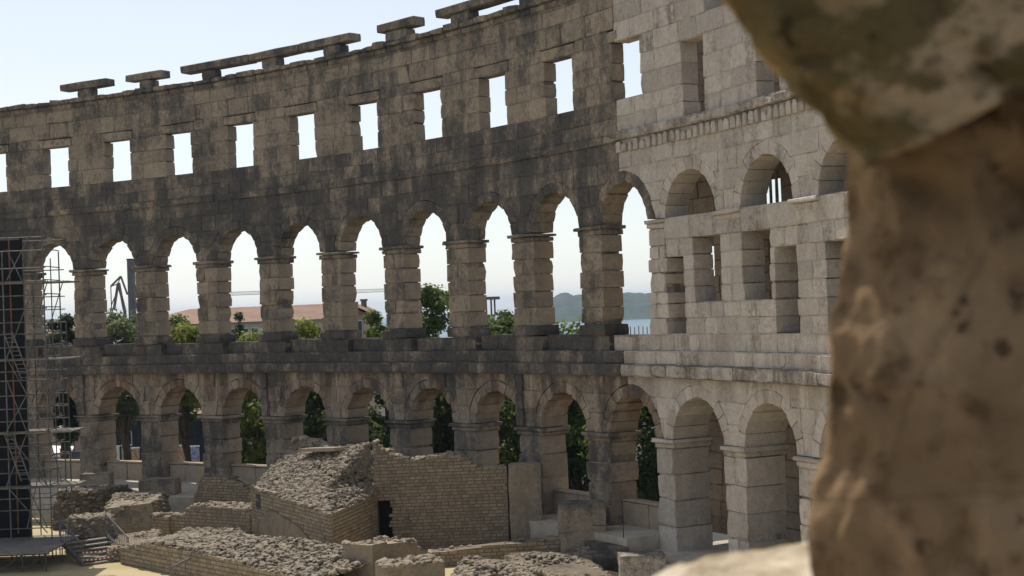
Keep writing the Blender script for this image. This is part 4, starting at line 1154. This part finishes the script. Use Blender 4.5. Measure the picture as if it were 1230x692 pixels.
tree('street_tree', 'tall dark rounded tree standing beyond the scaffold', 74, 112, 374, 2.3, 'leaf_cypress', .35, .3, 16000)
tree('street_tree', 'dark tree rising behind the black shop front', 140, 152, 445, 6.5, 'leaf_dark', .35, .55, 9000)
tree('street_tree', 'dark tree rising behind the end of the black shop, above its blue sign', 232, 152, 445, 6.0, 'leaf_dark', .35, .55, 9000)
tree('street_tree', 'dark pointed tree between the yellow green bush and the tiled roof', 212, 135, 376, 2.4, 'leaf_dark', .3, .35, 7000)
tree('street_tree', 'yellow green bushy tree in front of the tiled roof beside the pointed dark tree', 222, 104, 388, 2.4, 'leaf_yellow', .55, .3, 8000)
tree('street_tree', 'bright green street tree behind the parked white car', 304, 102, 393, 3.0, 'leaf_yellow', .22, .36, 14000)
tree('street_tree', 'yellow green tree in front of the long tiled roof behind the large ruin', 368, 99, 382, 2.8, 'leaf_yellow', .4, .32, 10000)
tree('street_tree', 'dark broad tree behind the large ruin', 372, 95, 432, 4.0, 'leaf_dark', .2, .38, 10000)
tree('street_tree', 'green tree beside the pink gable house and street lamp', 458, 96, 367, 2.6, 'leaf_green', .1, .34, 16000)
tree('street_tree', 'tall full dark green tree, highest of those outside the arches', 522, 92, 334, 2.9, 'leaf_green', .15, .34, 18000)
tree('street_tree', 'dark broad tree at the foot of the tall full tree', 530, 87, 440, 3.6, 'leaf_dark', .1, .38, 10000)
tree('street_tree', 'mid green round tree below the flat roofed lookout', 602, 86, 374, 3.3, 'leaf_green', .1, .34, 18000)
tree('street_tree', 'dark far tree crown just behind the flat roofed lookout', 606, 120, 371, 3.2, 'leaf_dark', .4, .4, 7000)
tree('street_tree', 'mid green round tree standing before the far hills', 684, 80, 375, 3.2, 'leaf_green', .1, .32, 18000)
tree('street_tree', 'dark dense tree close outside the arch next to the tower', 776, 74, 412, 3.4, 'leaf_dark', .05, .34, 12000)
tree('street_tree', 'dark leafy tree outside the arches behind the square pier', 640, 82, 432, 3.4, 'leaf_dark', .1, .36, 10000)
tree('cypress', 'slim dark cypress in front of the long tiled roof', 287, 130, 372, 1.1, 'leaf_cypress', .12, .28, 5000, 'cone')

# ------------------------------------------------------------------ buildings and cranes beyond
def house(name, label, x0, x1, y_top, y_eave, Y, dep, wallm, roofm, nwin, rows, winm='blue_glass', base=ST, cat='building', gable=False):
    a, b = at(x0, y_eave, Y), at(x1, y_eave, Y); ze = (a.z+b.z)/2; zr = at((x0+x1)/2, y_top, Y+dep/2).z
    o = thing(name, label, cat, ((a.x+b.x)/2, Y+dep/2, base))
    q = MB(); q.box(((a.x+b.x)/2, Y+dep/2, (ze+base)/2), (b.x-a.x, dep, ze-base)); q.build('wall', wallm, o)
    q = MB(); e = .6; X0, X1 = a.x-e, b.x+e
    if gable:
        mx = (a.x+b.x)/2
        q.add([(X0, Y-e, ze), (mx, Y-e, zr), (X1, Y-e, ze), (X0, Y+dep+e, ze), (mx, Y+dep+e, zr), (X1, Y+dep+e, ze)], [(0, 1, 4, 3), (1, 2, 5, 4), (0, 3, 5, 2), (3, 4, 5)]); q.build('roof', roofm, o)
        q = MB(); q.add([(a.x, Y-.02, ze-.02), (mx, Y-.02, zr-.2), (b.x, Y-.02, ze-.02), (a.x, Y+.2, ze-.02), (mx, Y+.2, zr-.2), (b.x, Y+.2, ze-.02)], [(0, 2, 1), (3, 4, 5), (0, 3, 5, 2)]); q.build('gable', wallm, o)
    else:
        hp = min((X1-X0)*.2, dep*.5)
        q.add([(X0, Y-e, ze), (X1, Y-e, ze), (X1, Y+dep+e, ze), (X0, Y+dep+e, ze), (X0+hp, Y+dep/2, zr), (X1-hp, Y+dep/2, zr)], [(0, 1, 5, 4), (1, 2, 5), (2, 3, 4, 5), (3, 0, 4), (3, 2, 1, 0)]); q.build('roof', roofm, o)
    for r in range(rows):
        for k in range(nwin):
            x = a.x+(b.x-a.x)*(k+.5)/nwin; z = ze-1.6-r*3.2
            f = MB(); f.box((x, Y-.03, z), (min(1.6, (b.x-a.x)/nwin*.7), .1, 1.7)); fo = f.build('window', 'white_plastic', o)
            f = MB(); f.box((x, Y-.06, z), (min(1.4, (b.x-a.x)/nwin*.62), .1, 1.5)); f.build('pane', winm, fo)
    return o
house('tiled_hall', 'long low hall with a broad brown red tiled roof beyond the trees', 150, 425, 369, 387, 185, 26, 'cream_wall', 'roof_tile', 22, 2)
house('gable_house', 'pink gabled house beside the long tiled hall', 408, 437, 366, 376, 150, 12, 'pink_wall', 'roof_tile', 2, 3, gable=True)
house('far_house', 'small tiled house seen low behind the scaffold', 50, 96, 392, 402, 170, 14, 'pink_wall', 'roof_tile', 4, 2)
o = thing('rooftop_chimney', 'slim dark chimney rising beside the pink gabled house', 'chimney', (at(437, 380, 158).x, 158, ST))
q = MB(); c = at(437, 361, 158); q.box((c.x, 158, (c.z+ST)/2), (.55, .55, c.z-ST)); q.build('shaft', 'concrete', o)
q = MB(); q.box((c.x, 158, c.z+.05), (.75, .75, .2)); q.build('cap', 'concrete', o)
o = thing('dark_pillar', 'tall plain dark grey pillar standing beside the harbour crane', 'pillar', (at(157, 350, 140).x, 140, ST))
q = MB(); c = at(157, 312, 140); q.box((c.x, 140, (c.z+ST)/2), (.58, .7, c.z-ST)); q.build('shaft', 'concrete', o)
q = MB(); q.box((c.x, 140, c.z+.04), (.66, .78, .1)); q.build('cap', 'dark_steel', o)
o = thing('lookout', 'flat roofed concrete lookout with open storey above the treetops', 'building', (at(589, 370, 190).x, 195, ST))
c0, c1 = at(581, 357, 190), at(598, 357, 190); zf = at(589, 378, 190).z
q = MB(); q.box(((c0.x+c1.x)/2+.2, 193, c0.z-.15), (c1.x-c0.x, 6, .35)); q.build('roof', 'concrete', o)
q = MB(); q.box(((c0.x+c1.x)/2-.3, 193, (zf+ST)/2), (c1.x-c0.x-.5, 5, zf-ST)); q.build('wall', 'concrete', o)
for dx in (-.35, .0, .25):
    q = MB(); q.tube(((c0.x+c1.x)/2+dx*(c1.x-c0.x), 191, zf), ((c0.x+c1.x)/2+dx*(c1.x-c0.x), 191, c0.z-.3), .12); q.build('column', 'concrete', o)
def bars(o, name, mat, segs, r):
    for a, b in segs: q = MB(); q.tube(a, b, r, 5); q.build(name, mat, o)
YC = 420
o = thing('harbour_crane', 'dark red harbour jib crane in the distance beside the dark pillar', 'crane', (at(145, 370, YC).x, YC, ST))
K = lambda x, y, d=0: at(x, y, YC+d)
bars(o, 'leg', 'crane_red', [(K(137, 372), K(142, 340)), (K(150, 372), K(142, 340)), (K(149, 372, 4), K(143, 340))], .42)
bars(o, 'jib', 'crane_red', [(K(133, 344), K(145, 332)), (K(145, 332), K(153, 354))], .3)
bars(o, 'stay', 'crane_red', [(K(133, 344), K(134, 372)), (K(142, 340), K(145, 332)), (K(133, 344), K(142, 341)), (K(134, 366), K(141, 350))], .16)
bars(o, 'tower_base', 'crane_red', [(K(134, 372)-Vector((0, 0, 9)), K(134, 370)), (K(150, 372)-Vector((0, 0, 9)), K(150, 372))], .5)
def tcrane(label, xm, x0, x1, y, Y):
    o = thing('tower_crane', label, 'crane', (at(xm, y, Y).x, Y, ST), 'distant tower cranes')
    K = lambda x, yy: at(x, yy, Y)
    m = K(xm, y); q = MB(); hh = .7
    for dx in (-hh, hh): q.tube((m.x+dx, Y, ST), (m.x+dx, Y, m.z+3), .16, 4)
    n = 14
    for k in range(n): za, zb = ST+(m.z-ST)*k/n, ST+(m.z-ST)*(k+1)/n; q.tube((m.x-hh, Y, za), (m.x+hh, Y, zb), .1, 4)
    q.build('mast', 'concrete', o)
    a, b = K(x0, y), K(x1, y); b.z = a.z; q = MB(); q.tube(a, b, .14, 4); q.tube(a+Vector((0, 0, 1.3)), b+Vector((0, 0, 1.3)), .12, 4); n = 26
    for k in range(n): p, s_ = a.lerp(b, k/n), a.lerp(b, (k+1)/n); q.tube(p, (p+s_)/2+Vector((0, 0, 1.3)), .08, 4); q.tube((p+s_)/2+Vector((0, 0, 1.3)), s_, .08, 4)
    q.build('jib', 'concrete', o)
tcrane('pale thin tower crane with long level jib above the tiled hall', 322, 272, 340, 355, 620)
tcrane('pale thin tower crane with long level jib above the gabled house', 476, 420, 492, 352, 680)

# ------------------------------------------------------------------ street things seen through the lower arches
YS = 138
a, b = at(128, 507, YS), at(247, 507, YS); zt = a.z
o = thing('black_shop', 'dark painted shop front with one arched window', 'building', ((a.x+b.x)/2, YS+4, ST))
q = MB(); q.box(((a.x+b.x)/2, YS+4, (zt+ST)/2), (b.x-a.x, 8, zt-ST)); q.build('wall', 'dark_wall', o)
q = MB(); q.box(((a.x+b.x)/2, YS+4, zt+.25), (b.x-a.x+.5, 8.6, .45)); q.build('roof', 'roof_tile', o)
c = at(152, 524, YS-.1); q = MB(); n = 10; out = [(-.5, -.9), (.5, -.9)]+[(.5*math.cos(math.pi*k/n), .25+.5*math.sin(math.pi*k/n)) for k in range(n+1)]
v = [(c.x+x*s_, YS-.05-d, c.z+z*s_) for s_, d in ((1., 0), (.86, 0), (.86, -.04), (1, .05)) for x, z in out]; m = len(out)
q.add(v, [(k+3*m, (k+1) % m+3*m, (k+1) % m+m, k+m) for k in range(m)]+[(k, (k+1) % m, (k+1) % m+3*m, k+3*m) for k in range(m)]); wf = q.build('window', 'white_plastic', o)
q = MB(); q.add([(c.x+x*.87, YS-.03, c.z+z*.87) for x, z in out], [tuple(range(m))]); q.build('pane', 'window_dark', wf)
q = MB(); q.box((c.x, YS-.06, c.z-.1), (.07, .04, 1.6)); q.box((c.x, YS-.062, c.z+.15), (.85, .04, .06)); q.build('glazing_bar', 'white_plastic', wf)
c = at(217, 517, YS-.1); q = MB(); q.box((c.x, YS-.06, c.z), (.55, .06, .75)); so_ = q.build('sign', 'sign_blue', o)
q = MB(); q.tube((c.x, YS-.1, c.z+.08), (c.x, YS-.13, c.z+.08), .15, 10); q.box((c.x, YS-.1, c.z-.22), (.4, .03, .1)); q.build('sign_print', 'white_plastic', so_)
def rack(label, x0, x1, y0, y1, Y, mat):
    a, b = at(x0, y0, Y), at(x1, y1, Y); o = thing('poster_stand', label, 'poster stand', ((a.x+b.x)/2, Y, ST))
    q = MB(); q.box(((a.x+b.x)/2, Y, (a.z+b.z)/2), (b.x-a.x, .12, a.z-b.z)); q.build('poster', mat, o)
    for k in (-1, 1):
        q = MB(); q.tube(((a.x+b.x)/2+k*(b.x-a.x)*.45, Y+.08, ST), ((a.x+b.x)/2+k*(b.x-a.x)*.45, Y+.08, a.z), .04); q.build('leg', 'steel', o)
    q = MB(); q.box(((a.x+b.x)/2, Y, a.z+.05), (b.x-a.x+.1, .16, .1)); q.build('frame', 'white_plastic', o)
rack('pale green poster stand beside the arched shop window', 138, 144, 537, 562, 126, 'white_plastic')
rack('green and yellow poster stand under the arched shop window', 146, 157, 536, 562, 126, 'poster_green')
rack('orange and white poster stand next to the green poster stand', 158, 168, 539, 562, 127, 'poster_red')
rack('brown red poster stand under the blue shop sign', 213, 227, 536, 562, 126, 'poster_red')
rack('blue and white poster stand next to the brown red one', 229, 240, 537, 562, 127, 'poster_blue')
rack('small red banner on a stand beyond the scaffold', 72, 78, 540, 562, 128, 'poster_red')
rack('small blue banner on a stand beyond the scaffold', 80, 86, 540, 562, 128, 'poster_blue')
o = thing('shop_awning', 'pair of white awnings on posts beyond the scaffold', 'awning', (at(74, 540, 130).x, 131, ST))
for y0 in (503, 535):
    p0, p1 = at(56, y0, 132), at(90, y0+1, 132); q = MB()
    q.add([p0, p1, p1+Vector((0, -2.4, -.7)), p0+Vector((0, -2.4, -.7)), p0+Vector((0, 0, -.08)), p1+Vector((0, 0, -.08)), p1+Vector((0, -2.4, -.78)), p0+Vector((0, -2.4, -.78))], [(0, 1, 2, 3), (7, 6, 5, 4), (3, 2, 6, 7), (0, 3, 7, 4), (1, 5, 6, 2), (0, 4, 5, 1)]); q.build('canopy', 'white_plastic', o)
for x in (58, 88):
    c = at(x, 505, 131.5); q = MB(); q.tube((c.x, 131.5, ST), (c.x, 131.5, c.z), .06); q.build('post', 'steel', o)
def car(label, px, Y, mat, rz):
    c = at(px, 545, Y); o = thing('parked_car', label, 'car', (c.x, Y, ST), 'cars parked outside the arches')
    Rz = Matrix.Translation((c.x, Y, ST)) @ Matrix.Rotation(rz, 4, 'Z')
    prof = [(-2.1, .35), (-2.15, .75), (-1.95, .95), (-1.5, 1.0), (-.9, 1.42), (.7, 1.45), (1.45, .98), (2.05, .85), (2.15, .5), (2.1, .35)]
    q = MB(); n = len(prof); v = []
    for s_, k in ((-.85, 1), (.85, 1)): v += [Rz @ Vector((x, s_*(1 if z < 1.05 else .82), z)) for x, z in prof]
    q.add(v, [tuple(range(n-1, -1, -1)), tuple(range(n, 2*n))]+[(k, (k+1) % n, n+(k+1) % n, n+k) for k in range(n)]); q.build('body', mat, o)
    for s_ in (-1, 1):
        q = MB(); q.add([Rz @ Vector((x, s_*(.86-.1*(z-1)), z)) for x, z in ((-1.3, 1.02), (-.85, 1.36), (.65, 1.38), (1.2, 1.02))], [(0, 1, 2, 3)]); q.build('side_window', 'window_dark', o)
        for x in (-1.3, 1.35):
            q = MB(); q.tube(Rz @ Vector((x, s_*.72, .32)), Rz @ Vector((x, s_*.88, .32)), .32, 14); wo_ = q.build('wheel', 'rubber', o)
            q = MB(); q.tube(Rz @ Vector((x, s_*.87, .32)), Rz @ Vector((x, s_*.895, .32)), .19, 10); q.build('rim', 'steel', wo_)
    for s_ in (-.55, .55):
        q = MB(); q.tube(Rz @ Vector((2.08, s_, .68)), Rz @ Vector((2.16, s_, .68)), .13, 8); q.build('headlight', 'white_plastic', o)
car('white parked car behind the bright green street tree', 290, 122, 'car_white', .3)
car('blue parked car behind the bright green street tree', 312, 121, 'car_blue', .2)
car('white parked car beyond the scaffold under the awning', 74, 124, 'car_white', .1)
o = thing('street_lamp', 'grey street lamp post beside the green tree behind the large ruin', 'lamp', (at(440, 500, 92).x, 92, ST))
c = at(440, 474, 92); q = MB(); q.tube((c.x, 92, ST), (c.x, 92, c.z), .09, 8, .06); q.build('post', 'steel', o)
q = MB(); q.tube((c.x, 92, c.z), (c.x+.7, 91.6, c.z+.15), .04); q.build('arm', 'steel', o)
q = MB(); q.box((c.x+.9, 91.5, c.z+.15), (.55, .25, .12)); q.build('lamp_head', 'concrete', o)
# masts by the quay, seen low through the last arch
for k in range(6):
    c = at(752+k*5, 388, 360); q = MB(); q.tube((c.x, 360, ST), (c.x, 360, c.z-rnd.uniform(0, 1)), .12, 5); q.beam((c.x-.5, 360, ST+.6), (c.x+.5, 360, ST+.6), .3, 1.1)
    tag(q.build('quay_mast', 'concrete'), 'thin pale mast standing in a row on the quay below the hills', 'mast', 'masts along the quay')

# ------------------------------------------------------------------ the stone opening the picture is taken from
def grid_solid(name, mat, parent, fn, nu, nv):
    v = []; f = []
    for j in range(nv+1):
        for i_ in range(nu): v.append(fn(i_/nu, j/nv))
    for j in range(nv):
        for i_ in range(nu):
            a, b = j*nu+i_, j*nu+(i_+1) % nu; f.append((a, b, b+nu, a+nu))
    f += [tuple(range(nu-1, -1, -1)), tuple(range(nv*nu, nv*nu+nu))]
    q = MB(); q.add(v, f); return q.build(name, mat, parent, smooth=True)
near = thing('near_opening', 'brown pitted stone jamb with mossy arch stone above and pale sunlit sill', 'stone opening', (.9, 1.8, AR))
YN = 1.5
edge = [(-60, 985), (172, 1016), (185, 1016), (260, 1013), (300, 1006), (350, 995), (400, 988), (460, 981), (500, 984), (560, 986), (600, 976), (660, 970), (760, 972)]
ep = sorted((at(x, y, YN).z, at(x, y, YN).x) for y, x in edge)
def ex_(z): return float(np.interp(z, [q[0] for q in ep], [q[1] for q in ep]))
def rock_noise(p, k=1.): return Vector([(noise.noise((p[0]*6+s_*9, p[1]*6, p[2]*6))*.013+noise.noise((p[0]*17+s_*9, p[1]*17, p[2]*17))*.009+noise.noise((p[0]*45, p[1]*45+s_*5, p[2]*45))*.006)*k for s_ in range(3)])+Vector((.3, 1, 0))*(max(0, noise.noise((p[0]*24, p[1]*24, p[2]*24))-.3)*.05+max(0, noise.noise((p[0]*11+4, p[1]*11, p[2]*11))-.35)*.07)*k
def jamb(u, vv):
    z = 8.3+vv*2.2; xl = ex_(z)
    pl = [(0.06, 0), (.0, .06), (.01, .3), (.05, .8), (.9, .9), (1.3, .5), (1.3, -.25), (.5, -.22), (.2, -.1)]
    k = u*len(pl); i_ = int(k) % len(pl); f_ = k-int(k); a, b = pl[i_], pl[(i_+1) % len(pl)]
    dy = a[1]+(b[1]-a[1])*f_; p = Vector((xl+a[0]+(b[0]-a[0])*f_+max(0, dy)*.32, YN+dy, z)); return p+rock_noise(p)*1.0
grid_solid('jamb', 'near_brown', near, jamb, 150, 200)
e2 = [(-330, 640), (-100, 790), (0, 862), (45, 893), (90, 930), (130, 966), (165, 1000), (178, 1018)]
ep2 = sorted((at(x, y, 1.38).z, at(x, y, 1.38).x) for y, x in e2)
zb = ep2[0][0]
def archst(u, vv):
    z = zb-.02+vv*.75; tp = 0
    xl = float(np.interp(z, [q[0] for q in ep2], [q[1] for q in ep2]))
    pl = [(0.05, -.01), (.0, .04), (.03, .3), (.12, .9), (1.1, 1.0), (1.5, .5), (1.5, -.13), (.6, -.12), (.2, -.07)]
    k = u*len(pl); i_ = int(k) % len(pl); f_ = k-int(k); a, b = pl[i_], pl[(i_+1) % len(pl)]
    dy = a[1]+(b[1]-a[1])*f_; p = Vector((xl+a[0]+(b[0]-a[0])*f_+max(0, dy)*.32+tp*.4, 1.38+dy, z)); p.z += (1-vv)*.5*min(.6, max(0, p.x-ep2[0][1]-.02)); return p+rock_noise(p, 1.1)
grid_solid('arch_stone', 'near_moss', near, archst, 150, 70)
sx = [(700, 712), (775, 694), (830, 681), (880, 669), (930, 660), (970, 649), (1100, 640)]
sp_ = [(at(x, y, 1.75).x, at(x, y, 1.75).z) for x, y in sx]
def sill(u, vv):
    X = -.3+vv*1.9; zt = float(np.interp(X, [q[0] for q in sp_], [q[1] for q in sp_]))-(max(0, sp_[0][0]-X)*.5)
    pl = [(1.15, -1.4), (1.16, -.25), (1.3, -.08), (1.55, -.015), (1.75, 0), (1.9, -.035), (2.25, -.16), (2.45, -.3), (2.5, -1.4)]
    k = u*len(pl); i_ = int(k) % len(pl); f_ = k-int(k); a, b = pl[i_], pl[(i_+1) % len(pl)]
    y = a[0]+(b[0]-a[0])*f_; dz = a[1]+(b[1]-a[1])*f_; p = Vector((X, y, zt+dz)); return p+rock_noise(p, .7)
grid_solid('sill', 'near_sill', near, sill, 140, 150)
q = MB(); q.box((.9, 1.82, (8.5+AR)/2), (2.6, 1.5, 8.5-AR)); q.build('wall_below', 'old_stone', near)

# ------------------------------------------------------------------ haze
q = MB(); q.box((0, 0, 26), (2*R_+200, 2*R_+200, 76))
me = bpy.data.meshes.new('haze'); me.from_pydata(q.v, [], q.f)
hm = bpy.data.materials.new('haze'); hm.use_nodes = True; hm.node_tree.nodes.clear()
pv = hm.node_tree.nodes.new('ShaderNodeVolumePrincipled'); pv.inputs['Color'].default_value = (.5, .7, 1, 1); pv.inputs['Density'].default_value = .00012; pv.inputs['Anisotropy'].default_value = .3
ho_ = hm.node_tree.nodes.new('ShaderNodeOutputMaterial'); hm.node_tree.links.new(pv.outputs[0], ho_.inputs['Volume'])
me.materials.append(hm); hz = link('haze', me); hz['kind'] = 'stuff'
